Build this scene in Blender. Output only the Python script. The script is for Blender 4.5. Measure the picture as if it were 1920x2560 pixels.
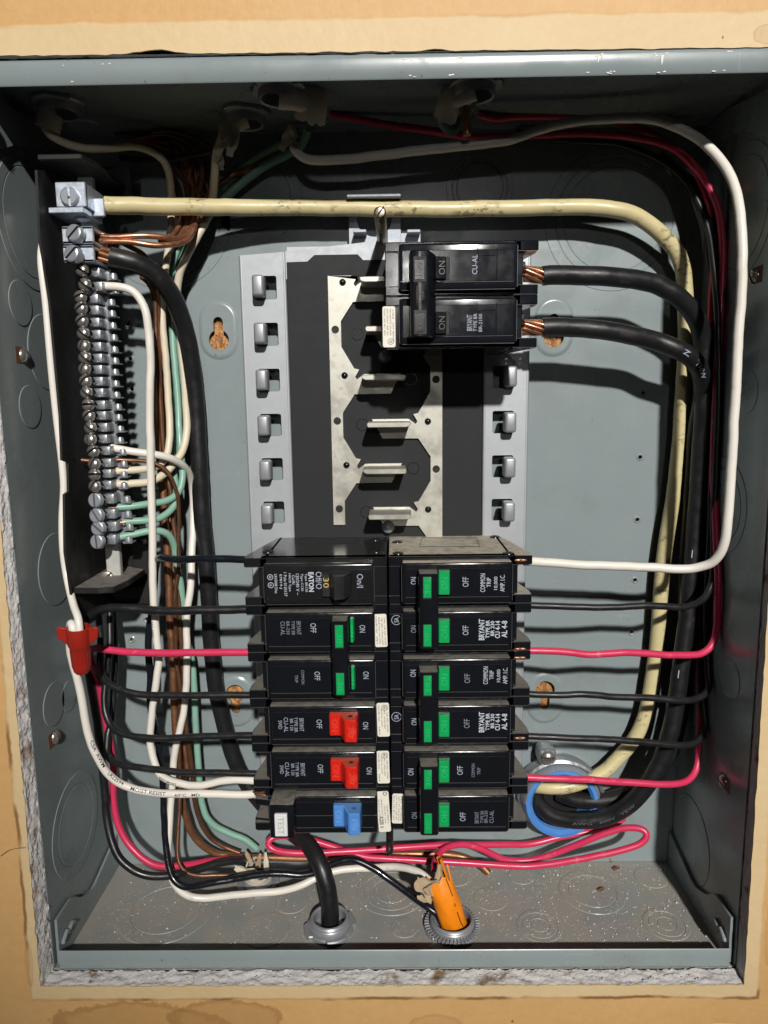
import bpy, bmesh, math, random
from mathutils import Vector, Matrix, noise

random.seed(7)
for o in list(bpy.data.objects):
    bpy.data.objects.remove(o)
scene = bpy.context.scene
COL = scene.collection
MM = 0.001                      # everything below is written in millimetres
# axes: X right, Y into the wall (box rim at Y=0), Z up (bottom of the box at Z=0)

# ------------------------------------------------------------------ camera
CAM = Vector((2.925, -334.674, 298.177))
PITCH, YAW, ROLL, FPX = 0.1556, -0.0126, -0.0130, 1770.5
_f = Vector((math.sin(YAW)*math.cos(PITCH), math.cos(YAW)*math.cos(PITCH), -math.sin(PITCH)))
_r0 = _f.cross(Vector((0, 0, 1))).normalized()
_u0 = _r0.cross(_f)
_rt = _r0*math.cos(ROLL) + _u0*math.sin(ROLL)
_up = _u0*math.cos(ROLL) - _r0*math.sin(ROLL)
cd = bpy.data.cameras.new('camera')
cam = bpy.data.objects.new('camera', cd)
COL.objects.link(cam)
cd.sensor_fit = 'VERTICAL'
cd.sensor_height = 36.0
cd.lens = 36.0*FPX/2560.0
cd.clip_start = 0.005
cd.clip_end = 50.0
mw = Matrix((_rt, _up, -_f)).transposed().to_4x4()
mw.translation = CAM*MM
cam.matrix_world = mw
scene.camera = cam

# ------------------------------------------------------------------ light
world = bpy.data.worlds.new('World')
scene.world = world
world.use_nodes = True
bg = world.node_tree.nodes['Background']
bg.inputs['Color'].default_value = (1.0, 0.93, 0.84, 1)
bg.inputs['Strength'].default_value = 0.008
ld = bpy.data.lights.new('work_lamp', 'SPOT')
ld.energy = 840.0
ld.spot_size = math.radians(16.6)
ld.spot_blend = 0.8
ld.color = (1.0, 0.96, 0.90)
ld.shadow_soft_size = 0.07
lamp = bpy.data.objects.new('work_lamp', ld)
COL.objects.link(lamp)
lamp.location = Vector((600, -3500, 2150))*MM
lamp.rotation_euler = (Vector((120, 0, 395))-Vector((600, -3500, 2150))).to_track_quat('-Z', 'Y').to_euler()
# a weak far room light, nearly level with the box
l2 = bpy.data.lights.new('room_lamp', 'POINT')
l2.energy = 40.0
l2.color = (1.0, 0.97, 0.93)
l2.shadow_soft_size = 0.08
lamp2 = bpy.data.objects.new('room_lamp', l2)
COL.objects.link(lamp2)
lamp2.location = Vector((150, -5000, 1210))*MM
scene.cycles.diffuse_bounces = 1
scene.view_settings.view_transform = 'Standard'
scene.view_settings.look = 'None'
scene.view_settings.exposure = 0.0
scene.view_settings.gamma = 1.0

def ray(u, v):
    return _f + _rt*((u-960)/FPX) - _up*((v-1280)/FPX)
def A(u, v, Y):                 # place on the plane at depth Y seen at photo position u,v
    d = ray(u, v); return CAM + d*((Y-CAM.y)/d.y)
def AX(u, v, X):
    d = ray(u, v); return CAM + d*((X-CAM.x)/d.x)
def AZ(u, v, Z):
    d = ray(u, v); return CAM + d*((Z-CAM.z)/d.z)

# ------------------------------------------------------------------ object helpers
ROOT = {}
def tag(o, label=None, cat=None, group=None, kind=None):
    for k, v in (('label', label), ('category', cat), ('group', group), ('kind', kind)):
        if v: o[k] = v
    return o
def thing(name, label, cat, base, group=None):
    o = bpy.data.objects.new(name, None)
    COL.objects.link(o)
    o.empty_display_size = 0.005
    b = Vector(base)
    o.location = b*MM
    ROOT[o.name] = b
    return tag(o, label, cat, group)
def finish(bm, sharp=32):
    bmesh.ops.remove_doubles(bm, verts=bm.verts, dist=1e-4)
    bmesh.ops.recalc_face_normals(bm, faces=bm.faces)
    a = math.radians(sharp)
    for f in bm.faces: f.smooth = True
    for e in bm.edges:
        e.smooth = not (len(e.link_faces) != 2 or e.calc_face_angle(0) > a)
def obj(name, bm, mat, parent=None, base=None, label=None, cat=None, group=None, kind=None, sharp=32, raw=False):
    if not raw: finish(bm, sharp)
    b = ROOT[parent.name] if parent else Vector(base if base is not None else (0, 0, 0))
    bmesh.ops.transform(bm, matrix=Matrix.Scale(MM, 4) @ Matrix.Translation(-b), verts=bm.verts)
    me = bpy.data.meshes.new(name)
    bm.to_mesh(me); bm.free()
    me.materials.append(mat)
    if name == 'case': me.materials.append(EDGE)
    o = bpy.data.objects.new(name, me)
    COL.objects.link(o)
    if parent: o.parent = parent
    else: o.location = b*MM
    ROOT[o.name] = b
    return tag(o, label, cat, group, kind)
def inst(name, me, parent, loc, axis=(0, -1, 0), spin=0.0):
    """another object of a shared mesh whose own +Z looks along axis"""
    o = bpy.data.objects.new(name, me)
    COL.objects.link(o)
    b = ROOT[parent.name]
    ax = Vector(axis).normalized()
    o.parent = parent
    q = ax.to_track_quat('Z', 'Y').to_matrix() @ Matrix.Rotation(spin, 3, 'Z')
    o.rotation_euler = q.to_euler()
    o.location = (Vector(loc)-b)*MM
    ROOT[o.name] = b
    return o
def B(): return bmesh.new()
def box(bm, x0, x1, y0, y1, z0, z1, b=0.4, seg=1):
    x0, x1 = min(x0, x1), max(x0, x1); y0, y1 = min(y0, y1), max(y0, y1); z0, z1 = min(z0, z1), max(z0, z1)
    t = bmesh.new()
    bmesh.ops.create_cube(t, size=1)
    for w in t.verts:
        w.co = Vector((x0+(w.co.x+.5)*(x1-x0), y0+(w.co.y+.5)*(y1-y0), z0+(w.co.z+.5)*(z1-z0)))
    if b: bmesh.ops.bevel(t, geom=t.edges[:], offset=b, segments=seg, affect='EDGES', profile=.5, clamp_overlap=True)
    merge(bm, t)
def merge(bm, t):
    me = bpy.data.meshes.new('t'); t.to_mesh(me); t.free(); bm.from_mesh(me); bpy.data.meshes.remove(me)
def _map(axis, p, a):
    if axis == 'Y': return Vector((p[0], a, p[1]))
    if axis == 'Z': return Vector((p[0], p[1], a))
    return Vector((a, p[0], p[1]))
def prism(bm, pts, axis, a0, a1, b=0.0):
    t = bmesh.new()
    v0 = [t.verts.new(_map(axis, p, a0)) for p in pts]
    v1 = [t.verts.new(_map(axis, p, a1)) for p in pts]
    t.faces.new(v0); t.faces.new(v1[::-1])
    n = len(pts)
    for i in range(n): t.faces.new((v0[i], v0[(i+1) % n], v1[(i+1) % n], v1[i]))
    bmesh.ops.recalc_face_normals(t, faces=t.faces)
    if b: bmesh.ops.bevel(t, geom=t.edges[:], offset=b, segments=1, affect='EDGES', clamp_overlap=True)
    merge(bm, t)
def sheet(bm, outline, holes, axis, a0, a1):
    """flat sheet with holes: outline and holes are lists of 2-D points"""
    t = bmesh.new()
    es = []
    for lp in [outline]+holes:
        vs = [t.verts.new(_map(axis, p, a0)) for p in lp]
        es += [t.edges.new((vs[i], vs[(i+1) % len(vs)])) for i in range(len(vs))]
    bmesh.ops.triangle_fill(t, edges=es, use_beauty=True)
    if a1 != a0:
        r = bmesh.ops.extrude_face_region(t, geom=t.faces[:])
        d = _map(axis, (0, 0), a1)-_map(axis, (0, 0), a0)
        bmesh.ops.translate(t, vec=d, verts=[g for g in r['geom'] if isinstance(g, bmesh.types.BMVert)])
    bmesh.ops.recalc_face_normals(t, faces=t.faces)
    merge(bm, t)
def circ(cx, cy, r, n=24, a0=0.0, a1=2*math.pi):
    full = abs(a1-a0-2*math.pi) < 1e-6
    k = n if full else n-1
    return [(cx+r*math.cos(a0+(a1-a0)*i/k), cy+r*math.sin(a0+(a1-a0)*i/k)) for i in range(n)]
def rrect(x0, x1, z0, z1, r, n=4):
    p = []
    for cx, cz, s in ((x1-r, z1-r, 0), (x0+r, z1-r, 90), (x0+r, z0+r, 180), (x1-r, z0+r, 270)):
        p += [(cx+r*math.cos(math.radians(s+90*i/n)), cz+r*math.sin(math.radians(s+90*i/n))) for i in range(n+1)]
    return p
def frame_of(ax):
    ax = Vector(ax).normalized()
    ref = Vector((0, 0, 1)) if abs(ax.z) < .9 else Vector((1, 0, 0))
    e1 = ax.cross(ref).normalized(); e2 = ax.cross(e1)
    return ax, e1, e2
def lathe(bm, c, axis, prof, seg=32, wob=0.0, a0=0.0, a1=2*math.pi):
    c = Vector(c); ax, e1, e2 = frame_of(axis)
    full = abs(a1-a0-2*math.pi) < 1e-6
    rings = []
    for r, h in prof:
        if r < 1e-6: rings.append([bm.verts.new(c+ax*h)]); continue
        rg = []
        for i in range(seg if full else seg+1):
            a = a0+(a1-a0)*i/seg
            rr = r*(1+wob*noise.noise(Vector((math.cos(a)*2, math.sin(a)*2, h*.3+c.x))))
            rg.append(bm.verts.new(c+ax*h+e1*(rr*math.cos(a))+e2*(rr*math.sin(a))))
        rings.append(rg)
    for p, q in zip(rings, rings[1:]):
        n = max(len(p), len(q))
        m = n if full else n-1
        for i in range(m):
            j = (i+1) % n
            if len(p) == 1 and len(q) == 1: continue
            if len(p) == 1: bm.faces.new((p[0], q[j], q[i]))
            elif len(q) == 1: bm.faces.new((p[i], p[j], q[0]))
            else: bm.faces.new((p[i], p[j], q[j], q[i]))
def cyl(bm, p0, p1, r, seg=16, b=0.0):
    p0, p1 = Vector(p0), Vector(p1); L = (p1-p0).length
    pr = [(0, 0), (r-b, 0), (r, b), (r, L-b), (r-b, L), (0, L)] if b else [(0, 0), (r, 0), (r, L), (0, L)]
    lathe(bm, p0, p1-p0, pr, seg)
def spline(pts, step=2.5):
    """centripetal Catmull-Rom through pts, resampled evenly"""
    P = [Vector(p) for p in pts]
    if len(P) == 2: dense = [P[0].lerp(P[1], i/20) for i in range(21)]
    else:
        P = [P[0]*2-P[1]]+P+[P[-1]*2-P[-2]]
        dense = []
        for i in range(1, len(P)-2):
            p0, p1, p2, p3 = P[i-1:i+3]
            t0 = 0; t1 = t0+max((p1-p0).length, .01)**.5; t2 = t1+max((p2-p1).length, .01)**.5; t3 = t2+max((p3-p2).length, .01)**.5
            for k in range(16):
                t = t1+(t2-t1)*k/16
                a1 = p0*((t1-t)/(t1-t0))+p1*((t-t0)/(t1-t0)); a2 = p1*((t2-t)/(t2-t1))+p2*((t-t1)/(t2-t1)); a3 = p2*((t3-t)/(t3-t2))+p3*((t-t2)/(t3-t2))
                b1 = a1*((t2-t)/(t2-t0))+a2*((t-t0)/(t2-t0)); b2 = a2*((t3-t)/(t3-t1))+a3*((t-t1)/(t3-t1))
                dense.append(b1*((t2-t)/(t2-t1))+b2*((t-t1)/(t2-t1)))
        dense.append(P[-2])
    out = [dense[0]]; acc = 0
    for a, b in zip(dense, dense[1:]):
        L = (b-a).length; acc += L
        if acc >= step: out.append(b); acc = 0
    if (out[-1]-dense[-1]).length > step*.3: out.append(dense[-1])
    else: out[-1] = dense[-1]
    for _ in range(2):
        out = [out[0]]+[(out[i-1]+out[i]*2+out[i+1])/4 for i in range(1, len(out)-1)]+[out[-1]]
    return out
def frames(path):
    T = []
    for i in range(len(path)):
        T.append((path[min(i+1, len(path)-1)]-path[max(i-1, 0)]).normalized())
    n = T[0].orthogonal().normalized()
    N = []
    for t in T:
        n = (n-t*n.dot(t)).normalized(); N.append(n)
    return T, N
def tube(bm, path, r, seg=12, cap=True, flat=None):
    T, N = frames(path)
    rings = []
    for i, p in enumerate(path):
        rr = r[i] if isinstance(r, (list, tuple)) else r
        b = T[i].cross(N[i])
        rings.append([bm.verts.new(p+N[i]*(rr*math.cos(2*math.pi*k/seg))+b*(rr*math.sin(2*math.pi*k/seg))) for k in range(seg)])
    for p, q in zip(rings, rings[1:]):
        for k in range(seg): bm.faces.new((p[k], p[(k+1) % seg], q[(k+1) % seg], q[k]))
    if cap:
        bm.faces.new(rings[0][::-1]); bm.faces.new(rings[-1])
def strands(bm, path, R, n=6, r=1.2, twist=.25):
    T, N = frames(path)
    tube(bm, path, r, 8)
    s = 0; S = [0]
    for a, b in zip(path, path[1:]): s += (b-a).length; S.append(s)
    for k in range(n):
        a = 2*math.pi*k/n
        tube(bm, [p+N[i]*(R*math.cos(a+twist*S[i]))+T[i].cross(N[i])*(R*math.sin(a+twist*S[i])) for i, p in enumerate(path)], r, 8)

# ------------------------------------------------------------------ materials
class Nd:
    def __init__(s, name):
        s.m = bpy.data.materials.new(name); s.m.use_nodes = True
        s.t = s.m.node_tree; s.p = s.t.nodes['Principled BSDF']
    def n(s, typ, **kw):
        x = s.t.nodes.new('ShaderNode'+typ)
        for k, v in kw.items():
            if k.startswith('i_'):
                key = k[2:]; x.inputs[int(key) if key.isdigit() else key.replace('_', ' ')].default_value = v
            else: setattr(x, k, v)
        return x
    def l(s, a, b): s.t.links.new(a, b)
    def co(s, scale=None):
        c = s.n('TexCoord').outputs['Object']
        if scale:
            m = s.n('Mapping'); m.inputs['Scale'].default_value = scale; s.l(c, m.inputs['Vector']); return m.outputs['Vector']
        return c
    def noise(s, scale, vec=None, detail=4, rough=.55, dist=0):
        x = s.n('TexNoise'); x.inputs['Scale'].default_value = scale; x.inputs['Detail'].default_value = detail
        x.inputs['Roughness'].default_value = rough; x.inputs['Distortion'].default_value = dist
        s.l(vec or s.co(), x.inputs['Vector']); return x.outputs['Fac']
    def math(s, op, a, b=None, c=None, clamp=False):
        x = s.n('Math', operation=op, use_clamp=clamp)
        for i, v in enumerate((a, b, c)):
            if v is None: continue
            if isinstance(v, (int, float)): x.inputs[i].default_value = v
            else: s.l(v, x.inputs[i])
        return x.outputs[0]
    def rng(s, v, a, b, c=0.0, d=1.0, smooth=True):
        x = s.n('MapRange'); x.interpolation_type = 'SMOOTHSTEP' if smooth else 'LINEAR'
        for k, w in zip(('From Min', 'From Max', 'To Min', 'To Max'), (a, b, c, d)): x.inputs[k].default_value = w
        s.l(v, x.inputs['Value']); return x.outputs['Result']
    def mix(s, f, a, b):
        x = s.n('Mix', data_type='RGBA')
        if isinstance(f, (int, float)): x.inputs[0].default_value = f
        else: s.l(f, x.inputs[0])
        for k, v in ((6, a), (7, b)):
            if isinstance(v, tuple): x.inputs[k].default_value = v if len(v) == 4 else v+(1,)
            else: s.l(v, x.inputs[k])
        return x.outputs[2]
    def bump(s, h, strength=.3, dist=.0005):
        x = s.n('Bump'); x.inputs['Strength'].default_value = strength; x.inputs['Distance'].default_value = dist
        s.l(h, x.inputs['Height']); s.l(x.outputs['Normal'], s.p.inputs['Normal'])
    def set(s, **kw):
        for k, v in kw.items():
            key = k.replace('_', ' ')
            if isinstance(v, (int, float)): s.p.inputs[key].default_value = v
            elif isinstance(v, tuple): s.p.inputs[key].default_value = v if len(v) == 4 else v+(1,)
            else: s.l(v, s.p.inputs[key])
        return s.m
def sc(c, k): return tuple(min(1, x*k) for x in c)
def mat(name, col, rough=.5, metal=0.0, var=.12, vs=60, bump=0.0, bs=900, dust=0.0, dcol=(.20, .175, .14), rvar=.1, spec=.5, scuff=0.0, scol=(.03, .02, .012), sscale=(140, 140, 140), sth=.62):
    d = Nd(name)
    c = d.mix(d.noise(vs), sc(col, 1-var), sc(col, 1+var))
    if scuff:
        big = d.rng(d.noise(35, detail=2), .45, .62)
        fine = d.rng(d.noise(1.0, d.co(sscale), detail=5, rough=.65), sth, sth+.07)
        c = d.mix(d.math('MULTIPLY', d.math('MULTIPLY', big, fine), scuff), c, scol)
    if dust:
        g = d.n('NewGeometry'); sp = d.n('SeparateXYZ'); d.l(g.outputs['Normal'], sp.inputs[0])
        m = d.rng(sp.outputs['Z'], .72, .97)
        m = d.math('MULTIPLY', m, d.rng(d.noise(220, detail=6), .25, .6, .55, 1.0))
        c = d.mix(d.math('MULTIPLY', m, dust), c, dcol)
    r = d.rng(d.noise(vs*2.3, detail=6), .3, .7, max(.02, rough-rvar), min(1, rough+rvar))
    if dust: r = d.math('MAXIMUM', r, d.math('MULTIPLY', m, .9*dust))
    if bump: d.bump(d.noise(min(bs, 320), detail=2), bump, .0004)
    return d.set(Base_Color=c, Roughness=r, Metallic=metal, Specular_IOR_Level=spec)

def paint(name, dusty=0.0):
    d = Nd(name)
    co = d.co()
    c = d.mix(d.noise(9), (.222, .266, .277), (.244, .290, .300))
    # fine rubbed scratches and pale specks
    for sc_, th in (((45, 1100, 1100), .655), ((1100, 1100, 50), .665), ((700, 700, 700), .72)):
        scr = d.rng(d.noise(1.0, d.co(sc_), detail=3), th, th+.05)
        c = d.mix(d.math('MULTIPLY', d.math('MULTIPLY', scr, d.rng(d.noise(14), .42, .62)), .45), c, (.42, .43, .42))
    grime = d.math('MULTIPLY', d.rng(d.noise(22, detail=8, rough=.7), .52, .72), .35)
    c = d.mix(grime, c, (.125, .135, .130))
    spk = d.rng(d.noise(420, detail=2), .70, .76)
    c = d.mix(d.math('MULTIPLY', spk, .5), c, (.06, .055, .05))
    r = d.math('ADD', d.rng(d.noise(40, detail=6), .3, .7, .20, .34), d.math('MULTIPLY', grime, .5))
    if dusty:
        n1 = d.noise(26, detail=8, rough=.65)
        m = d.math('MULTIPLY', d.rng(n1, .36, .58, .45, 1.0), dusty)
        c = d.mix(m, c, (.345, .315, .275))
        v = d.n('TexVoronoi'); v.inputs['Scale'].default_value = 760; d.l(co, v.inputs['Vector'])
        rnd = d.n('SeparateColor'); d.l(v.outputs['Color'], rnd.inputs[0])
        sp = d.math('MULTIPLY', d.math('LESS_THAN', v.outputs['Distance'], .30), d.math('GREATER_THAN', d.math('ADD', rnd.outputs[0], d.rng(d.noise(30), .35, .7, -.25, .2)), .80))
        c = d.mix(d.math('MULTIPLY', sp, .8), c, (.62, .58, .50))
        r = d.math('MAXIMUM', r, d.math('MULTIPLY', m, .85))
        d.bump(d.noise(380, detail=2), .25, .0004)
    else:
        d.bump(d.noise(130, detail=2), .05, .0004)
    return d.set(Base_Color=c, Roughness=r, Specular_IOR_Level=.5)

GREY = paint('grey_enamel')
GREYDUST = paint('dusty_grey_enamel', .85)
BLACKPL = mat('black_bakelite', (.0075, .0083, .0110), .19, dust=.85, dcol=(.20, .19, .165), rvar=.05, vs=120)
TANPL = mat('dusty_black_bakelite', (.0075, .0083, .0110), .19, dust=.97, dcol=(.44, .40, .325), rvar=.05, vs=120)
MAINPL = mat('worn_black_bakelite', (.0085, .0098, .0138), .15, dust=.35, dcol=(.12, .12, .115), rvar=.035)
NEWPL = mat('newer_black_plastic', (.012, .0125, .014), .20, dust=.22, dcol=(.09, .09, .085), rvar=.04)
FIBRE = mat('black_fibre_sheet', (.0065, .0064, .0063), .6, dust=.15, bump=.1, bs=1200)
FIBREDUST = mat('dusty_black_fibre', (.0075, .0073, .0072), .55, dust=.9, dcol=(.2, .185, .165), bump=.2, bs=1200)
BASEPL = mat('black_base_plastic', (.024, .0255, .028), .6, var=.06, rvar=.04, spec=.18)
ZINC = mat('zinc_plate', (.55, .61, .70), .46, .62, var=.08, bump=.06, bs=900, rvar=.08, vs=200)
PANM = mat('bright_galvanised', (.39, .41, .44), .55, .45, var=.07, rvar=.05, vs=90, scuff=.25, scol=(.32, .33, .35), sscale=(300, 300, 60), sth=.57)
CAST = mat('cast_zinc', (.42, .44, .46), .42, .75, var=.15, bump=.5, bs=300, rvar=.12, vs=180)
GALV = mat('galvanised_steel', (.345, .36, .385), .42, .45, var=.05, rvar=.03, vs=70)
STEEL = mat('dull_screw_steel', (.50, .47, .45), .27, .82, var=.15, rvar=.08, vs=300)
PALE = mat('tinned_bus', (.52, .51, .455), .42, .6, var=.16, bump=.05, bs=300, vs=60, scuff=.35, scol=(.25, .23, .19))
COPPER = mat('bare_copper', (.50, .245, .15), .33, .85, var=.25, vs=140, rvar=.1)
OLDCU = mat('tarnished_copper', (.33, .155, .08), .46, .75, var=.3, vs=120, rvar=.12)
DARKCU = mat('brown_tarnished_copper', (.20, .095, .055), .42, .7, var=.3, vs=160)
WHITE = mat('white_insulation', (.76, .725, .66), .36, var=.06, vs=35, scuff=.4, scol=(.40, .34, .26), bump=.05)
CREAM = mat('cream_thin_insulation', (.70, .62, .48), .40, var=.06, scuff=.2, scol=(.35, .28, .18), bump=.05)
YELLOW = mat('dirty_cream_insulation', (.60, .52, .285), .42, var=.12, vs=50, scuff=.7, scol=(.09, .06, .03), sscale=(260, 300, 420), sth=.525, bump=.10)
BLACKW = mat('black_insulation', (.0120, .0125, .0138), .38, var=.25, scuff=.35, scol=(.06, .055, .05), bump=.08, rvar=.10, dust=.12, dcol=(.07, .065, .055))
BLACKSH = mat('shiny_black_insulation', (.008, .010, .015), .20, var=.2, bump=.05)
PINK = mat('red_insulation', (.62, .036, .105), .34, var=.12, vs=35, bump=.05, scuff=.35, scol=(.75, .22, .30), sth=.6)
GREEN = mat('green_insulation', (.23, .42, .335), .38, var=.10, scuff=.35, scol=(.10, .2, .15), bump=.05)
REDPL = mat('red_plastic', (.60, .017, .010), .34, var=.10, vs=160, dust=.5, dcol=(.42, .16, .10), scuff=.35, scol=(.70, .12, .08), sth=.57)
NUT = mat('brick_red_plastic', (.32, .019, .011), .36, var=.08, bump=.05)
GREENPL = mat('green_plastic', (.006, .33, .088), .30, var=.12, vs=160, dust=.45, dcol=(.16, .30, .19), scuff=.4, scol=(.12, .42, .20), sth=.56)
CLAMP = mat('clamp_steel', (.36, .38, .41), .36, .6, var=.15, rvar=.1, vs=250)
BLUEPL = mat('blue_plastic', (.075, .24, .62), .36, var=.10, scuff=.35, scol=(.20, .36, .68), sth=.57, dust=.2, dcol=(.3, .4, .55))
WHITEPL = mat('white_plastic', (.72, .74, .74), .35, var=.04)
ORANGE = mat('orange_sheath', (.88, .25, .006), .42, var=.06, scuff=.5, scol=(.25, .06, .01), bump=.12, bs=400)
PAPER = mat('tan_paper', (.40, .31, .20), .85, var=.2, vs=200, bump=.4)
TAPE = mat('old_white_sheath', (.58, .53, .43), .6, var=.12, vs=90, bump=.2)
STICKER = mat('cream_sticker', (.76, .73, .64), .5, var=.05, vs=200)
INKW = mat('white_print', (.35, .39, .48), .6, var=.2, vs=900)
INKB = mat('bright_white_print', (.50, .55, .63), .6, var=.1, vs=900)
INKF = mat('faded_print', (.19, .21, .26), .6, var=.45, vs=1200)
INKG = mat('gold_print', (.55, .36, .10), .6, var=.15, vs=900)
INKK = mat('black_print', (.02, .02, .022), .7, var=.1)
EDGE = mat('black_edge_highlight', (.085, .085, .085), .35, var=.5, vs=500)  # paler black that paints highlights onto the breaker case edges
GAP = mat('dark_recess', (.006, .006, .007), .6)

def wallmat():
    d = Nd('old_wall_paint')
    sep = d.n('SeparateXYZ'); d.l(d.co(), sep.inputs[0])
    x, z = sep.outputs['X'], sep.outputs['Z']
    wob = d.math('MULTIPLY', d.math('SUBTRACT', d.noise(45, detail=7, rough=.6), .5), .0045)
    dx = d.math('SUBTRACT', d.math('ABSOLUTE', x), .1885)
    dz = d.math('SUBTRACT', d.math('ABSOLUTE', d.math('SUBTRACT', z, .2262)), .2348)
    dd = d.math('ADD', d.math('MAXIMUM', dx, dz), wob)
    out = d.rng(dd, -.0007, .0010)
    fine = d.rng(d.noise(230, detail=8, rough=.7), .35, .7, -.12, .12)
    cream = d.mix(d.math('ADD', d.noise(16), fine), (.58, .425, .225), (.67, .52, .31))
    tan = d.mix(d.math('ADD', d.noise(12, detail=8, rough=.6), fine), (.53, .305, .112), (.65, .41, .18))
    c = d.mix(out, cream, tan)
    # brown ridge of old paint along the outline of the old cover, mostly at the bottom
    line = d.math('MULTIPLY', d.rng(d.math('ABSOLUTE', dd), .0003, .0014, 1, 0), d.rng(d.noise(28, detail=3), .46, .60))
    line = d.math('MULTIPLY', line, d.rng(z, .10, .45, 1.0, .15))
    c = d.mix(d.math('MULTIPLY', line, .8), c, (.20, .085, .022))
    # dried drip rings
    for cx, cz, hx, hz in ((-.134, -.0245, .045, .0135), (-.088, -.0200, .030, .0105), (.1925, .030, .0022, .020), (-.1885, .012, .0020, .013), (.022, -.0255, .013, .0075), (.166, .4515, .006, .004)):
        ex = d.math('DIVIDE', d.math('SUBTRACT', x, cx), hx); ez = d.math('DIVIDE', d.math('SUBTRACT', z, cz), hz)
        e = d.math('SQRT', d.math('ADD', d.math('MULTIPLY', ex, ex), d.math('MULTIPLY', ez, ez)))
        e = d.math('ADD', e, d.math('MULTIPLY', d.math('SUBTRACT', d.noise(48, detail=9, rough=.65), .5), 1.15))
        ring = d.math('MULTIPLY', d.rng(e, .78, .98), d.rng(e, 1.0, 1.05, 1, 0))
        inside = d.rng(e, .9, 1.02, 1, 0)
        k = .42 if hx > .0125 and cx < 0 else .22
        c = d.mix(d.math('MULTIPLY', inside, .42*k/.42), c, (.36, .19, .065))
        c = d.mix(d.math('MULTIPLY', ring, k), c, (.24, .105, .028))
    ex = d.math('DIVIDE', d.math('SUBTRACT', x, .172), .034); ez = d.math('DIVIDE', d.math('SUBTRACT', z, -.031), .0075)
    e = d.math('ADD', d.math('SQRT', d.math('ADD', d.math('MULTIPLY', ex, ex), d.math('MULTIPLY', ez, ez))), d.math('MULTIPLY', d.math('SUBTRACT', d.noise(60), .5), .5))
    c = d.mix(d.math('MULTIPLY', d.rng(e, .93, 1.0, 1, 0), .8), c, (.74, .62, .45))
    # fly specks
    v = d.n('TexVoronoi'); v.inputs['Scale'].default_value = 95; d.l(d.co(), v.inputs['Vector'])
    rnd = d.n('SeparateColor'); d.l(v.outputs['Color'], rnd.inputs[0])
    sp = d.math('MULTIPLY', d.math('LESS_THAN', d.math('ADD', v.outputs['Distance'], d.math('MULTIPLY', d.noise(400), .15)), .155), d.math('GREATER_THAN', rnd.outputs[0], .90))
    c = d.mix(d.math('MULTIPLY', sp, .75), c, (.16, .07, .025))
    d.bump(d.math('ADD', d.noise(170, detail=4), d.math('MULTIPLY', out, -1.2)), .4, .0007)
    return d.set(Base_Color=c, Roughness=.55, Specular_IOR_Level=.4)
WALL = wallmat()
def gypmat():
    d = Nd('broken_gypsum')
    c = d.mix(d.noise(150, detail=8, rough=.7), (.42, .40, .40), (.80, .78, .77))
    c = d.mix(d.rng(d.noise(60, detail=5), .55, .7), c, (.20, .13, .075))
    d.bump(d.noise(700, detail=6, rough=.7), .6, .0012)
    return d.set(Base_Color=c, Roughness=.9)
GYP = gypmat()
def chipmat():
    d = Nd('chipboard')
    v = d.n('TexVoronoi'); v.inputs['Scale'].default_value = 700; d.l(d.co((1, 1, .6)), v.inputs['Vector'])
    r = d.n('SeparateColor'); d.l(v.outputs['Color'], r.inputs[0])
    c = d.mix(r.outputs[0], (.24, .095, .025), (.60, .30, .105))
    c = d.mix(d.rng(d.noise(900, detail=4), .5, .65), c, (.12, .05, .015))
    d.bump(v.outputs['Distance'], .5, .0008)
    return d.set(Base_Color=c, Roughness=.7)
CHIP = chipmat()

# ------------------------------------------------------------------ lettering
_tc = {}
def text_mesh(s, bold=0.0):
    key = (s, bold)
    if key not in _tc:
        cu = bpy.data.curves.new('t', 'FONT')
        cu.body = s; cu.size = 1; cu.resolution_u = 2; cu.offset = bold
        o = bpy.data.objects.new('t', cu); COL.objects.link(o)
        bpy.context.view_layer.update()
        me = bpy.data.meshes.new_from_object(o.evaluated_get(bpy.context.evaluated_depsgraph_get()))
        bpy.data.objects.remove(o); bpy.data.curves.remove(cu)
        xs = [v.co.x for v in me.vertices]; ys = [v.co.y for v in me.vertices]
        _tc[key] = (me, min(xs), max(xs), min(ys), max(ys))
    return _tc[key]
def put_text(bm, s, c, cap, length, rot='h', tilt=0.0, bold=0.012, emboss=0.0):
    """print s centred at c (mm) on a face that looks towards -Y"""
    me, x0, x1, y0, y1 = text_mesh(s, bold)
    t = bmesh.new(); t.from_mesh(me)
    kx = length/(x1-x0); ky = cap/(y1-y0)
    a = {'h': 0, 'ccw': math.pi/2, 'cw': -math.pi/2}[rot]+tilt
    ca, sa = math.cos(a), math.sin(a)
    for v in t.verts:
        lx = (v.co.x-(x0+x1)/2)*kx; ly = (v.co.y-(y0+y1)/2)*ky
        v.co = Vector((c[0]+lx*ca-ly*sa, c[1], c[2]+lx*sa+ly*ca))
    for f in t.faces:
        f.normal_update()
        if f.normal.y > 0: f.normal_flip()
    if emboss:
        r = bmesh.ops.extrude_face_region(t, geom=t.faces[:])
        bmesh.ops.translate(t, vec=(0, -emboss, 0), verts=[g for g in r['geom'] if isinstance(g, bmesh.types.BMVert)])
    merge(bm, t)
def annulus(bm, c, r0, r1, n=28):
    a = [bm.verts.new((c[0]+r0*math.cos(6.2832*i/n), c[1], c[2]+r0*math.sin(6.2832*i/n))) for i in range(n)]
    b = [bm.verts.new((c[0]+r1*math.cos(6.2832*i/n), c[1], c[2]+r1*math.sin(6.2832*i/n))) for i in range(n)]
    for i in range(n): bm.faces.new((a[i], a[(i+1) % n], b[(i+1) % n], b[i]))
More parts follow.
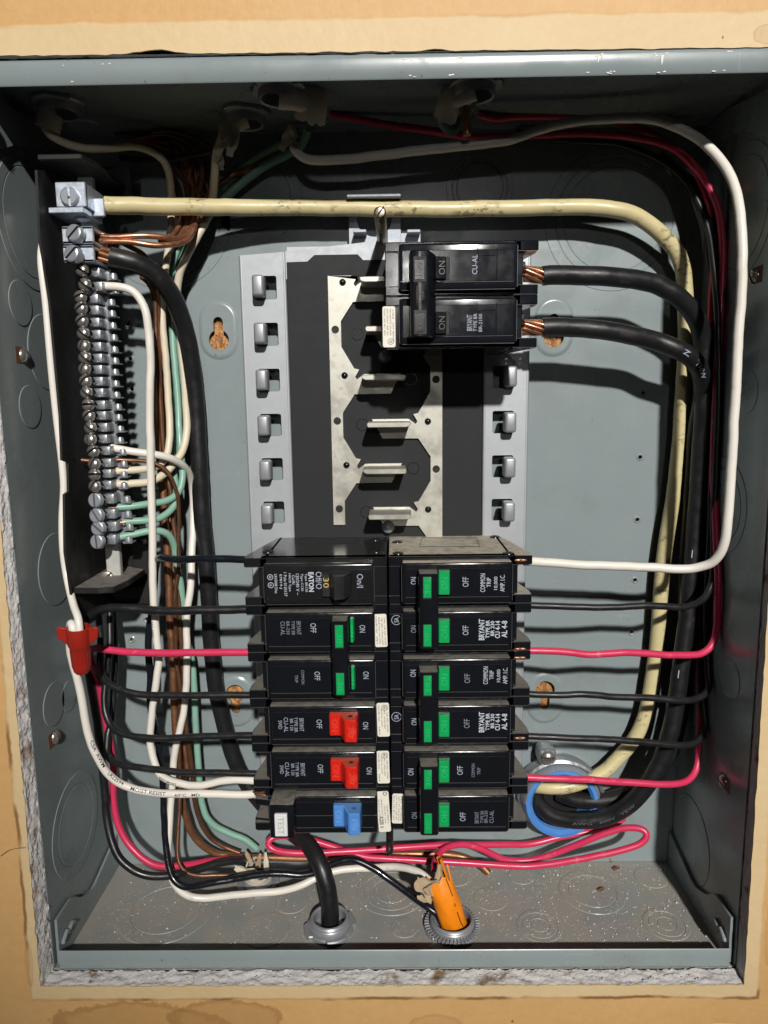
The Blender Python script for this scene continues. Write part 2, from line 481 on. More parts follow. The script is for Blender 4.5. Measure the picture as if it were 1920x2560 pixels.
def lettering(parent, items, Y, m, rot, name='printed_text', bold=0.002, emboss=0.0, tilt=0.0):
    """items: (string, u, v, cap height, length) with u, v where it reads in the photo"""
    keys = ('ON', 'OFF', 'On/I', 'Off/O', 'COMMON')
    if len(items) > 1 and any(i[0] in keys for i in items):
        A_ = [i for i in items if i[0] in ('ON', 'OFF', 'On/I', 'Off/O')]; rest = [i for i in items if i not in A_]
        k1 = [i for i in rest if i[0] in ('COMMON', 'TRIP', '10,000', 'AMP. I.C.')]; k2 = [i for i in rest if i not in k1]
        if A_ or (k1 and k2):
            for grp in [[i] for i in A_]+[k1, k2]:
                if grp: lettering(parent, grp, Y, m, rot, name, bold, emboss, tilt)
            return
    bm = B()
    for s, u, v, cap, ln in items: put_text(bm, s, A(u, v, Y-.08), cap, ln, rot, tilt, bold, emboss)
    return obj(name, bm, m, parent, raw=True)
# ================================================================== wall and enclosure
D = 87.0
def jit(a, b, n, amp, seed):
    o = []
    for i in range(n):
        t = i/n; p = Vector(a).lerp(Vector(b), t)
        d = (Vector(b)-Vector(a)).normalized(); nrm = Vector((-d.y, d.x))
        k = amp*(noise.noise(Vector((i*.35, seed, 0)))+.6*noise.noise(Vector((i*1.3, seed, 5)))) if 0 < i else 0
        o.append(tuple(p+nrm*k))
    return o
TL, TR = A(20, 138, -.8).z, A(1900, 119, -.8).z
WY = lambda z: -10+9.2*z/447.0     # the box sits a little crooked: flush with the wall at the top, 10 mm deep at the bottom
hole = jit((-183.7, TL), (181.6, TR), 120, .5, 1)+jit((181.6, TR), (181.3, -1.6), 120, .5, 2)+jit((181.3, -1.6), (-183.7, -1.4), 220, .75, 3)+jit((-183.7, -1.4), (-183.7, TL), 220, .75, 4)
bm = B()
# bitten-out nick above the box
hole = [(x, z+2.0*math.exp(-((x+98)/9)**2)+(.9*math.exp(-((x-24)/5)**2) if z > 400 else 0) if z > 440 else z) for x, z in hole]
sheet(bm, [(-420, -260), (420, -260), (420, 700), (-420, 700)], [hole], 'Y', -10.0, -9.2)
for v in bm.verts: v.co.y += 9.2*v.co.z/447.0
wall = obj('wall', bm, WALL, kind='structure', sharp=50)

def cut_face(p0, p1, inward, y0, y1, amp, seed, slant=0.0, na=460, nb=14):
    """broken plaster edge of the opening from p0 to p1 (x,z)"""
    bm = B(); rows = []
    for j in range(nb+1):
        row = []
        for i in range(na+1):
            t = i/na; x = p0[0]+(p1[0]-p0[0])*t; z = p0[1]+(p1[1]-p0[1])*t; ya = WY(z)+.35; y = ya+(max(y1, ya+.8)-ya)*j/nb
            s = (p1[0]-p0[0]+p1[1]-p0[1])*t*.12
            k = amp*(noise.noise(Vector((s*1.2, y*.35, seed)))+.7*noise.noise(Vector((s*4, y*1.1, seed+3)))+.45*noise.noise(Vector((s*11, y*2.5, seed+7)))+.3*noise.noise(Vector((s*26, y*5, seed+11))))
            if j == 0: k *= .25
            k += slant*j/nb
            if j == nb: k += -abs(k)*.6-1.0
            yy = y+(noise.noise(Vector((s*2.4, seed, 9)))*1.2 if j >= nb-1 else 0)
            row.append(bm.verts.new((x+inward[0]*k, yy, z+inward[1]*k)))
        rows.append(row)
    for a, b in zip(rows, rows[1:]):
        for i in range(na): bm.faces.new((a[i], a[i+1], b[i+1], b[i]))
    return obj('plaster_edge', bm, GYP, wall, sharp=70)
cut_face((-183.8, -1.5), (-183.8, TL), (1, 0), -9.6, .2, .85, 1, 2.8)
cut_face((181.7, -1.5), (181.7, TR), (-1, 0), -9.6, .6, .30, 2)
cut_face((-184.5, -1.5), (181.7, -1.7), (0, 1), -9.6, -.2, .85, 3, 1.4)
cut_face((-184.5, TL), (181.7, TR), (0, -1), -9.6, 2.5, .2, 4)
# loose plaster crumbs on the bottom edge
bm = B(); rr = random.Random(4)
for i in range(90):
    x = rr.uniform(-178, 178); y = rr.uniform(-8, -1); s = rr.uniform(.25, .8)
    t = bmesh.new(); bmesh.ops.create_icosphere(t, subdivisions=1, radius=s)
    for v in t.verts: v.co = Vector((v.co.x*rr.uniform(.7, 1.6)+x, v.co.y+y, v.co.z*.6-.5))
    merge(bm, t)
tag(obj('plaster_crumbs', bm, GYP, base=(0, -5, 0)), 'loose white plaster crumbs along the bottom plaster edge', kind='stuff')

bm = B(); box(bm, -260, 260, 90.5, 100, -80, 520, 0)
tag(obj('backing_board', bm, CHIP, base=(0, 90.5, 0)), kind='structure')

enc = thing('electrical_enclosure', 'grey steel electrical panel box set into the wall with its cover off', 'electrical box', (0, D, 0))
def keyhole(cx, cz, up=1, r=5.9, w=2.8, L=13):
    a0 = math.asin(w/r)
    p = [(cx+r*math.cos(a), cz+up*r*math.sin(a)) for a in [math.pi/2+a0+(2*math.pi-2*a0)*i/22 for i in range(23)]]
    p += [(cx+w*math.cos(a), cz+up*(L+w*math.sin(a)-w)) for a in [math.pi*i/8 for i in range(9)]]
    return p
KEYS = [(-97, 334.4, 1), (97, 333.5, 1), (-97.3, 117.6, -1), (97, 118.4, -1)]
holes = [keyhole(*k) for k in KEYS]
HP = [(319, 810), (326, 897), (330, 973), (300, 1143), (363, 1413), (366, 1488), (367, 1548), (330, 1599), (1607, 983), (1600, 1143), (1593, 1299), (1587, 1450), (1578, 1580)]
for i, (u, v) in enumerate(HP):
    p = A(u, v, D); holes.append(circ(p.x, p.z, 2.1 if i == 7 else 1.15, 14))
bm = B()
sheet(bm, [(-182, 0), (182, 0), (182, 447), (-182, 447)], holes, 'Y', D, D+1.2)
back = obj('back_panel', bm, GREY, enc)
# pressed rims round the mounting slots and screw holes
for cx, cz, up in KEYS:
    bm = B()
    zc0, zc1 = (cz, cz+up*11)
    lo, hi = min(zc0, zc1), max(zc0, zc1)
    R = 9.2
    def stad(r, n=14): return [(cx+r*math.cos(a), hi+r*math.sin(a)) for a in [math.pi*i/n for i in range(n+1)]]+[(cx+r*math.cos(a), lo+r*math.sin(a)) for a in [math.pi+math.pi*i/n for i in range(n+1)]]
    loops = [(R+2.2, D-.02), (R+1.2, D-.5), (R+.4, D-.9), (R-.4, D-.9)]
    vs = [[bm.verts.new((x, y, z)) for x, z in stad(r)] for r, y in loops]
    for a, b in zip(vs, vs[1:]):
        n = len(a)
        for i in range(n): bm.faces.new((a[i], a[(i+1) % n], b[(i+1) % n], b[i]))
    t = B(); sheet(t, stad(R-.4), [keyhole(cx, cz, up, 5.9, 2.8)], 'Y', D-.9, D-.9); merge(bm, t)
    t = B(); k = keyhole(cx, cz, up); a = [t.verts.new((x, D-.9, z)) for x, z in k]; b = [t.verts.new((x, D+.5, z)) for x, z in k]
    for i in range(len(k)): t.faces.new((a[i], a[(i+1) % len(k)], b[(i+1) % len(k)], b[i]))
    merge(bm, t)
    obj('mounting_slot', bm, GREY, back, sharp=40)
for u, v in HP:
    p = A(u, v, D); bm = B()
    lathe(bm, (p.x, D, p.z), (0, -1, 0), [(1.15, -.6), (1.2, .35), (1.5, .5), (1.9, .3), (2.4, .0)], 18)
    obj('screw_hole_rim', bm, GREY, back)

def knockout(parent, c, axis, radii, m=GREY, dome=0.0, hh=.34):
    pr = [(0, hh+dome)]
    r0 = 0
    for i, r in enumerate(radii):
        h = hh+(dome if i == 0 else 0)
        pr += [(max(r-.40, r0), h), (r-.15, .02), (r+.15, .02)]
        if i < len(radii)-1: pr += [(r+.4, hh)]
        r0 = r+.45
    bm = B(); lathe(bm, c, axis, pr, 56)
    return obj('knockout', bm, m, parent, sharp=20)
for (x, z), rs in (((129.5, 397.4), (28.5, 33, 39)), ((-126, 402), (28.5, 33, 39)), ((-72, 414), (19, 26)), ((92, 55), (22, 28))):
    knockout(back, (x, D, z), (0, -1, 0), rs)
knockout(back, (53.7, D, 415.6), (0, -1, 0), (13, 15.5, 19), dome=.9)
knockout(back, A(480, 1935, D), (0, -1, 0), (13, 18))
# side, top and bottom walls
bm = B(); box(bm, -182.6, -181, 0, D, 0, 447, .3); wl = obj('side_wall', bm, GREY, enc)
bm = B(); box(bm, 181, 182.6, 0, D, 0, 447, .3); wr = obj('side_wall', bm, GREY, enc)
bm = B(); box(bm, -182, 182, .5, D, 446, 447.4, .2); wt = obj('top_wall', bm, GREY, enc)
bm = B(); box(bm, -182, 182, .5, D, -1.4, 0, .2); wb = obj('bottom_wall', bm, GREYDUST, enc)
bm = B()
prism(bm, [(1.6, 447.2), (.5, 447.1), (-.25, 446.3), (-.5, 445), (-.4, 437.2), (.1, 436.7), (.6, 437.2), (.6, 445)], 'X', -181.5, 181.5)
obj('flange', bm, GREY, wt, sharp=60)
bm = B()
prism(bm, [(1.6, -.6), (.4, -.5), (-.3, .3), (-.5, 1.4), (-.4, 10.4), (.1, 10.9), (.7, 10.4), (.7, 1.4)], 'X', -177.5, 177.8)
obj('flange', bm, GREY, wb, sharp=60)
# chipped paint on the top flange
bm = B(); rr = random.Random(11)
for x0 in (-135, -118, 14, 33, 92, 98, 121, 147):
    for k in range(2 if x0 < 0 else 5):
        x = x0+rr.uniform(-4, 4); z = rr.choice((444.6, 444.9, 437.8))+rr.uniform(-.5, .4); n = 7
        bm.faces.new([bm.verts.new((x+rr.uniform(.4, 1)*.9*math.cos(6.283*i/n)*rr.uniform(.5, 1.7), -.56-.02*k, z+.38*rr.uniform(.4, 1)*math.sin(6.283*i/n))) for i in range(n)])
for x, z, h in ((94, 443.8, 2.4), (121.5, 443.2, 3.2), (95.5, 444.4, 1.2)):
    bm.faces.new([bm.verts.new(p) for p in ((x-.6, -.72, z+1), (x+.7, -.72, z+1), (x+.3, -.72, z-h*.5), (x-.2, -.72, z-h))])
obj('paint_chip', bm, mat('bare_chip', (.62, .60, .56), .5, var=.2), wt, sharp=60, kind='stuff')
for u, v, rs in ((417, 2275, (20, 28)), (729, 2256, (10,)), (663, 2325, (14,)), (979, 2228, (11, 17, 21.5)), (1141, 2194, (8.5,)), (1226, 2248, (10.3,)), (1303, 2190, (8.3,)), (1480, 2229, (14.3, 20)), (1627, 2194, (10.2,)), (1349, 2315, (5.2, 10, 13)), (1666, 2311, (5.2, 10, 13)), (1010, 2320, (8,))):
    knockout(wb, AZ(u, v, 0), (0, 0, 1), rs, GREYDUST)
for (y, z), rs in (((27, 348.5), (11.2,)), ((27.5, 297.5), (11,)), ((50, 326), (20,)), ((45, 390), (27, 33)), ((24.5, 139), (12,)), ((42, 136), (9,)), ((37.5, 60.5), (22, 29)), ((40, 210), (20,))):
    knockout(wl, (-181, y, z), (1, 0, 0), rs)
for (y, z), rs in (((60, 34), (26,)), ((45, 390), (27, 33)), ((45, 240), (20, 26)), ((25, 150), (11,)), ((27, 300), (11,))):
    knockout(wr, (181, y, z), (-1, 0, 0), rs)
# corner ears of the bottom wall with their pressed louvres
EAR = [(86, 22), (73.5, 18.7), (51.6, 13.2), (46, 12.6), (41.1, 14.1), (36, 16.2), (31.5, 18.5), (26.5, 22.5), (22.8, 25.6), (19, 26.9), (2.7, 26.9), (2.2, 1), (86, .2)]
for s in (1, -1):
    bm = B(); prism(bm, EAR, 'X', s*178.6, s*180.0); ear = obj('corner_ear', bm, GREY, wb, sharp=40)
    for k in (0, 1):
        bm = B()
        y = 20-k*6.5
        prism(bm, [(y, 13), (y-3, 15.5), (y-8.5, 13.5-k), (y-9, 11.5-k), (y-3.5, 13.2), (y-1.2, 11.5)], 'X', s*176.6, s*178.7, .5)
        obj('louvre', bm, GREY, wb)
    bm = B(); prism(bm, [(2.5, 420), (2.5, 436), (30, 440), (60, 445), (86, 445), (86, 430), (60, 432), (32, 424), (20, 418)], 'X', s*178.6, s*180.0); te = obj('corner_ear', bm, GREY, wt, sharp=40)
    bm = B(); lathe(bm, (s*178.4, 9, 424), (-s, 0, 0), [(2.2, 0), (3.6, 1.8), (4.4, 2.0), (5, 0)], 20); obj('louvre', bm, GREY, wt)

# ---- slotted screw head, shared mesh, its own +Z is outwards, radius 1
def screw_mesh(name, m, h=.62, w=.19, dome=True):
    pr = [(1, -.45), (1.0, 0)]
    if dome: pr += [(math.cos(a)*1.0, h*math.sin(a)) for a in [math.pi/2*i/6 for i in range(1, 6)]]+[(0, h)]
    else: pr += [(.94, h*.8), (.8, h), (0, h)]
    bm = B()
    for s in (1, -1):
        t = B(); lathe(t, (0, 0, 0), (0, 0, 1), pr, 28)
        r = bmesh.ops.bisect_plane(t, geom=t.verts[:]+t.edges[:]+t.faces[:], plane_co=(s*w, 0, 0), plane_no=(-s, 0, 0), clear_outer=True)
        es = [e for e in r['geom_cut'] if isinstance(e, bmesh.types.BMEdge)]
        bmesh.ops.contextual_create(t, geom=es)
        merge(bm, t)
    n0 = len(bm.faces)
    lathe(bm, (0, 0, 0), (0, 0, 1), [(.96, -.4), (.96, h*.02), (0, h*.1)], 24)
    bm.faces.ensure_lookup_table()
    for f in bm.faces[n0:]: f.material_index = 1
    finish(bm, 35)
    me = bpy.data.meshes.new(name); bm.to_mesh(me); bm.free(); me.materials.append(m); me.materials.append(GAP)
    return me
def screw(me, parent, c, r, axis=(0, -1, 0), spin=0.0, name='screw'):
    o = inst(name, me, parent, c, axis, spin); k = r*MM; o.scale = (k, k, k); return o
SC_STEEL = screw_mesh('screw', STEEL)
SC_ZINC = screw_mesh('screw', mat('zinc_screw', (.46, .49, .54), .36, .6, var=.08, vs=400), .5, .13, dome=False)
SC_DULL = screw_mesh('screw', mat('dull_flat_screw', (.42, .40, .35), .40, .9, var=.15, vs=400), .4, .12, dome=False)
for (w_, x, y, z, ax, sp) in ((wl, -181, 25.5, 323, (1, 0, 0), .5), (wl, -181, 23, 121, (1, 0, 0), .1), (wr, 181, 27, 356.3, (-1, 0, 0), .3), (wr, 181, 25, 92.1, (-1, 0, 0), 1.0)):
    bm = B(); box(bm, x-.15, x+.15, y-7.5, y-1, z-4, z+4, 0); obj('slot', bm, mat('slot_brown', (.16, .07, .03), .8), w_)  # flat brown plate for the open slot beside the screw
    screw(SC_STEEL, w_, (x, y, z), 4.0, ax, sp)

# ================================================================== breaker base: pan, hooks, bus bars
bus = thing('bus_assembly', 'silver pan with hook rails, black base and pale zigzag bus bars in mid box', 'bus bars', (0, 84, 225))
ZK = [361.5-25.4*k for k in range(6)]
bm = B()
for s in (-1, 1):
    hl = [rrect(*(sorted((s*72.8, s*60.6))), z-6.4, z+6.4, 1.2) for z in [361.5-25.4*k for k in range(12)]]
    sheet(bm, [(s*80.5, 66), (s*56, 66), (s*56, 380.5), (s*80.5, 379)], hl, 'Y', 75.0, 76.2)
    box(bm, s*80.5, s*79.3, 75.2, 86.9, 66, 378.8, .3)
    box(bm, s*56.6, s*55.2, 75.3, 80, 66, 380.4, .3)
sheet(bm, [(-55.2, 366), (55.2, 366), (55.2, 378), (9, 379), (7, 386), (0, 386.2), (-17.3, 384.4), (-55.2, 380.8)], [], 'Y', 75.4, 76.6)
box(bm, -55, 55, 78.6, 79.8, 66, 384, .2)
for s in (-1, 1):
    cyl(bm, (s*80.1, 76.0, 66), (s*80.1, 76.0, 378.6), 1.15, 14)
    cyl(bm, (s*56.2, 76.0, 66), (s*56.2, 76.0, 380.2), 1.1, 14)
pan = obj('mounting_pan', bm, PANM, bus)
hk = B()
box(hk, -3.2, 3.2, -10, 0.6, -5.7, 5.7, 1.5, 3); finish(hk, 40)
for v in hk.verts: v.co *= MM
hme = bpy.data.meshes.new('hook'); hk.to_mesh(hme); hk.free(); hme.materials.append(GALV)
for s in (-1, 1):
    for k, z in enumerate(ZK):
        o = bpy.data.objects.new('hook', hme); COL.objects.link(o); o.parent = bus; o.location = (Vector((s*69.6, 75.2, z))-ROOT[bus.name])*MM
bm = B()
sheet(bm, [(-54.6, 66), (54.6, 66), (54.6, 375), (10, 375), (5, 375.5), (-12, 375.5), (-15, 378.6), (-39, 378.6), (-43, 375.2), (-54.6, 375)], [], 'Y', 74.9, 77.5)
obj('base_plate', bm, BASEPL, bus)
for s, ks in ((-1, (0, 2, 4)), (1, (1, 3, 5))):
    pts = [(-31.7, 367 if s < 0 else 372)]
    if s < 0: pts += [(-19, 367), (-15, 364.8)]
    else: pts += [(-24, 372), (-25, 366), (-25, 357), (-18, ZK[1]+5.5)]
    for i, k in enumerate(ks):
        zc = ZK[k]
        if not (s < 0 and k == 0): pts += [(-18, zc+5.8)]
        pts += [(-15.2, zc+5.2), (-17.5, zc+1.2), (-16.6, zc-.4), (-12.5, zc+2.6), (8.5, zc+2.6), (6, zc-1.5), (2.5, zc-8.4), (-18, zc-8.6), (-25, zc-19), (-25, zc-33)]
    pts += [(-31.7, pts[-1][1])]
    bm = B(); prism(bm, [(-s*x, z) for x, z in pts], 'Y', 72.9, 74.9); bar = obj('bus_bar', bm, PALE, bus)
    for k in ks:
        zc = ZK[k]
        bm = B()
        prism(bm, [(-s*x, zc+z) for x, z in ((-13.5, 1.2), (-11, 1.5), (10.2, 1.5), (10.8, .2), (10.2, -1.4), (-11, -1.4), (-12.8, -.6))], 'Y', 52, 73, .35)
        obj('stab', bm, PALE, bar)
        bm = B(); c = (s*23.5, 72.9, zc+2.0) if s < 0 else (23.5, 72.9, zc+1.0)
        lathe(bm, c, (0, -1, 0), [(1.9, 0), (1.7, .7), (.9, 1.3), (0, 1.5)], 18); obj('rivet', bm, BLACKPL, bar)
        bm = B(); c = (s*28.2, 72.85, zc-23.5 if s < 0 else zc+24.5)
        lathe(bm, c, (0, -1, 0), [(0, .06), (2.15, .06)], 22); obj('rivet_hole', bm, GAP, bar)
for x, k in ((-16, 1), (14, 2), (-14, 3), (15, 4), (-12.5, 5)):
    bm = B(); lathe(bm, (x, 74.8, ZK[k]-.5), (0, -1, 0), [(3.2, .0), (3.25, .12), (3.5, .12), (3.55, 0)], 28)
    obj('moulded_ring', bm, NEWPL, bus)
bm = B()
prism(bm, [(-5.8, 274.4), (-5.8, 283.5), (-4, 285.2), (-2, 284), (-1, 281), (.5, 280.5), (1.6, 282), (1.6, 286), (2, 286), (2, 281.6), (.8, 279.9), (-1.3, 280.2), (-2.5, 283.4), (-4, 284.6), (-5.3, 283.3), (-5.3, 274.4)], 'Y', 74.75, 74.9)
obj('moulded_seam', bm, NEWPL, bus)
for (u, v, r) in ((970, 1320, 3.6), (964, 889, 3.6)):
    p = A(u, v, 70); bm = B(); lathe(bm, (p.x, 75, p.z), (0, -1, 0), [(r+.6, 0), (r+.4, 1.5), (r, 3), (r*.85, 4.8), (r*.5, 5.8), (0, 6.2)], 22)
    obj('retaining_post', bm, GALV, bus)
# top bracket with its round opening and two ears
bm = B()
cx = -5.6
ho = circ(cx+.2, 398, 9.8, 30)
sheet(bm, [(-19.6, 384), (9, 384), (9, A(936, 488, 62).z), (-19.6, A(936, 488, 62).z)], [ho], 'Y', 77.2, 78.4)
tz = A(936, 488, 62).z
box(bm, -19.6, 9, 62, 78.4, tz-.7, tz+.7, .3)
box(bm, -17, -9.8, 68, 78, 388.6, 390.2, .3)
box(bm, 12.4, 19.6, 70, 78, 388.6, 390.2, .3)
box(bm, 9, 20, 77.2, 78.4, 384, 390, .2)
obj('top_bracket', bm, mat('sparkled_zinc', (.40, .44, .50), .60, .3, var=.25, vs=900), bus)
def stud(p0, p1, r):
    bm = B(); p0, p1 = Vector(p0), Vector(p1); ax = (p1-p0).normalized(); L = (p1-p0).length
    lathe(bm, p0, ax, [(r, 0), (r, L*.35), (r*.94, L*.36), (r*.94, L-1.6), (r*.7, L-.4), (0, L)], 20)
    o = obj('cover_stud', bm, mat('brown_steel', (.30, .25, .20), .32, .95, var=.25, vs=200), bus)
    bm = B(); box(bm, -r, r, -.35, .35, -.6, .35, 0)
    q = ax.to_track_quat('Z', 'Y').to_matrix().to_4x4() @ Matrix.Rotation(.9, 4, 'Z')
    bmesh.ops.transform(bm, matrix=Matrix.Translation(p1-ax*.15) @ q, verts=bm.verts)
    obj('slot', bm, GAP, o); return o
stud((-1.0, 76, 386.2), (-1.6, 14, 385.4), 3.1)
stud((-.9, 76, 57.5), (-.8, 14, 57.3), 2.2)

# ================================================================== neutral bar on the left
nb = thing('neutral_bar', 'column of silver screw terminals on a black fibre bracket along the left side', 'terminal bar', (-152, 84, 300))
bm = B()
fin = [(15.5, 188), (17, 205), (17, 420), (80, 428), (80, 188)]
fin = [(p.y, p.z) for p in (AX(u, v, -163.6) for u, v in ((183, 1530), (170, 1440), (161, 1380), (159, 1236), (170, 1228), (168, 1156), (153, 1150), (149, 1040), (137, 910), (123, 756), (107, 650), (98, 600), (90, 425)))]+[(80, 425), (80, 180), (30, 180)]
prism(bm, fin, 'X', -164.2, -163)
obj('fibre_side', bm, FIBRE, nb)
bm = B()
sheet(bm, [(-163, 182), (-140.5, 182), (-139.5, 196), (-141, 232), (-157, 236), (-157, 400), (-136, 404), (-136, 424), (-163, 424)], [], 'Y', 68, 69.5)
obj('fibre_back', bm, FIBRE, nb)
bm = B(); prism(bm, [(-163, 19.5), (-150, 19.0), (-142.5, 21), (-139.8, 34), (-139.5, 60), (-152, 68), (-163, 68)], 'Z', 201.3, 204.6, .5); obj('shelf', bm, FIBREDUST, nb)
bm = B(); prism(bm, [(-163, 19.5), (-142, 19.5), (-140, 30), (-139.5, 68), (-163, 68)], 'Z', 412.5, 415.2, .5); obj('shelf', bm, FIBRE, nb)
bm = B(); box(bm, -156, -148.2, 46, 50, 203.5, 418, .5); obj('bar', bm, mat('dull_tin', (.50, .50, .47), .55, .3, var=.15, vs=120), nb)
p = A(264, 1447, 44); screw(SC_DULL, nb, (p.x, 45.6, p.z), 4.2, (0, -1, 0), -.75)
HEADS = [(203, 675), (210, 711), (199, 742), (201, 771), (203, 802), (206, 833), (208, 864), (210, 893), (210, 922), (212, 952), (214, 981), (218, 1012), (220, 1039), (224, 1069), (224, 1098), (231, 1128), (234, 1159), (234, 1186), (235, 1215), (240, 1250), (243, 1288), (247, 1320), (245, 1353)]
SPIN = [1.0, .9, -1.2, -.9, -.9, .9, -.3, .85, -.35, -.75, .9, -1.5, -.8, .95, .15, -1.0, -.4, -1.5, -.5, .05, .6, .9, .1]
bm = B()
box(bm, -148.8, -145.0, 34.5, 49, -2.3, 2.3, .7, 2)
box(bm, -156.5, -143.6, 44, 46, -2.9, 2.9, .3)
lathe(bm, (-149.6, 36, 0), (.35, .9, 0), [(2.0, -2), (2.3, 0), (2.5, 2), (2.3, 5)], 14)
box(bm, -143.8, -139.0, 40.5, 47, -3.0, -2.3, .2)
lathe(bm, (-141.0, 42, -2.5), (0, 0, 1), [(2.0, 0), (2.0, 1.2), (1.6, 2.8), (0, 3.4)], 14)
finish(bm, 35)
bmesh.ops.translate(bm, vec=(152, -40, 0), verts=bm.verts)
for v in bm.verts: v.co *= MM
tme = bpy.data.meshes.new('terminal'); bm.to_mesh(tme); bm.free(); tme.materials.append(CLAMP)
TZ = []
for i, (u, v) in enumerate(HEADS):
    big = i >= 19
    Y = 30.0
    p = A(u, v, Y); TZ.append(p.z)
    x = p.x+.3
    o = bpy.data.objects.new('terminal', tme); COL.objects.link(o); o.parent = nb
    o.location = (Vector((x, 40, p.z-.2))-ROOT[nb.name])*MM
    if big: o.scale = (1.05, 1, 1.15)
    ROOT[o.name] = ROOT[nb.name]+o.location/MM
    ax = (-.25, -1, .18) if not big else (-.1, -1, .1)
    s = screw(SC_ZINC if big else SC_STEEL, o, (x, 29.5 if not big else 29, p.z), 3.8 if big else 3.2, ax, SPIN[i])
    if big: s.scale = tuple(q/1.1 for q in s.scale)
# three box lugs at the top of the bar
def lug(u0, u1, v0, v1, Y, depth, r, name='box_lug', spin=.0, big=False):
    a, b = A(u0, v0, Y), A(u1, v1, Y)
    bm = B()
    x0, x1, z0, z1 = a.x, b.x, b.z, a.z
    if big:
        box(bm, x0, x1, Y, Y+2.2, z0+2.0, z1, .4)
        box(bm, x1-2.2, x1, Y+.3, Y+depth, z0+2.0, z1-.3, .4)
        box(bm, x0+.4, x0+2.2, Y+.3, Y+depth, z0+2.0, z1-.3, .4)
        box(bm, x0-3.6, x1-1.2, Y-1, Y+depth, z0-1.0, z0+1.6, .3)
        box(bm, x1-2, x1+4.6, Y+10, Y+12, z0, z1-5, .3)
        box(bm, x0+2, x1-1, Y+8, Y+depth, z0+2, z1-3, .3)
        lathe(bm, (x0+9, Y+8, z0-1), (0, 0, -1), [(3.4, 0), (3.2, 1.2), (1.5, 2.2), (0, 2.3)], 16)
    else:
        box(bm, x0, x1, Y, Y+2.0, z0, z1, .4)
        box(bm, x0, x1, Y, Y+depth, z0, z0+1.6, .4); box(bm, x0, x1, Y, Y+depth, z1-1.6, z1, .4); box(bm, x0, x1, Y+depth-2, Y+depth, z0, z1, .4)
        box(bm, x0+.2, x0+2, Y+1, Y+depth, z0+.4, z1-.4, .2)
    o = obj(name, bm, ZINC, nb)
    return o, x0, x1, z0, z1
o, x0, x1, z0, z1 = lug(136, 217, 455, 527, 26, 22, 0, big=True)
p = A(176, 493, 26); screw(SC_ZINC, o, (p.x, 26.2, p.z), 4.6, (0, -1, 0), .02)
o, *_ = lug(153, 234, 566, 609, 28, 18, 0); p = A(184, 582, 24); screw(SC_ZINC, o, (p.x, 26.0, p.z), 4.3, (-.2, -1, .12), -.8)
bm = B(); cyl(bm, (p.x, 27, p.z), (p.x+.8, 31, p.z-.4), 3.2, 16); obj('screw_shank', bm, ZINC, o)
o, *_ = lug(156, 236, 614, 655, 28, 18, 0); p = A(178, 633, 22); screw(SC_ZINC, o, (p.x, 24.4, p.z), 4.3, (-.3, -1, .1), -.85)
bm = B(); cyl(bm, (p.x, 25, p.z), (p.x+1.6, 31, p.z-.4), 3.4, 16); obj('screw_shank', bm, ZINC, o)
# ================================================================== breakers
YS, YF = 20.0, 14.0            # shoulder and raised face of a breaker, measured back from the box rim
ROWS = [219.4-25.4*i for i in range(7)]
def case(bm, s, zt, yb=78.0, old=True):
    X = lambda a, b: sorted((s*a, s*b))
    z0, z1 = zt-25.2, zt-.2
    x0, x1 = X(.45, 64); box(bm, x0, x1, YS+.5, yb, z0, z1, .35)
    for za, zb in ((zt-4.9, zt-.2), (zt-25.2, zt-20.6)):
        x0, x1 = X(.4, 66); box(bm, x0, x1, YS, YS+6, za, zb, .5)
        prism(bm, [(s*a, y) for a, y in ((62, YS), (73.6, YS), (74.2, YS+.6), (74.2, YS+8), (67.5, YS+44), (64, yb), (62, yb))], 'Z', za, zb, .4)
    x0, x1 = X(63.5, 67); box(bm, x0, x1, YS+2.2, YS+40, z0+1, z1-1, .3)
    x0, x1 = X(66, 69.5); box(bm, x0, x1, YS+15, YS+38, zt-9.5, zt-5, .3)
    x0, x1 = X(7, 63.2); box(bm, x0, x1, YF+.3, YS+2, zt-23.6, zt-2.0, 1.3, 3)
    box(bm, X(8.6, 61.6)[0], X(8.6, 61.6)[1], YF, YF+1, zt-19.9, zt-5.3, .25)
    box(bm, X(43, 61)[0], X(43, 61)[1], YF+.1, YF+1, zt-21.4, zt-20.7, .2)
    n0 = len(bm.faces)  # thin pale strips: edge highlights put into the colour
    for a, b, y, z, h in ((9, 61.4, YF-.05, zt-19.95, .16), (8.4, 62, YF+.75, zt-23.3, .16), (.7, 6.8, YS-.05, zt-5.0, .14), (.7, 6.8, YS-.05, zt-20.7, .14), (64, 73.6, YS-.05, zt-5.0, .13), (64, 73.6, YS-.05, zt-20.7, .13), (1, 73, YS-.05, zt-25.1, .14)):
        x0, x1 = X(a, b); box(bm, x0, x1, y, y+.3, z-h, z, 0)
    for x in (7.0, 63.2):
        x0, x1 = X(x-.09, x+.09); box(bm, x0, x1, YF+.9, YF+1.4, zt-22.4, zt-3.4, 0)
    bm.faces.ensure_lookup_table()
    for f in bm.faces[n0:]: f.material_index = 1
def rivets(root, pts, m):
    for u, v in pts:
        p = AZ(u, v, ROWS[0]-.2); bm = B()
        lathe(bm, (p.x, p.y, p.z), (0, 0, 1), [(0, -.02), (1.5, .02), (1.7, .05), (1.75, .7), (2.6, .7), (2.9, .3), (3.0, -.1)], 22)
        obj('rivet', bm, m, root)
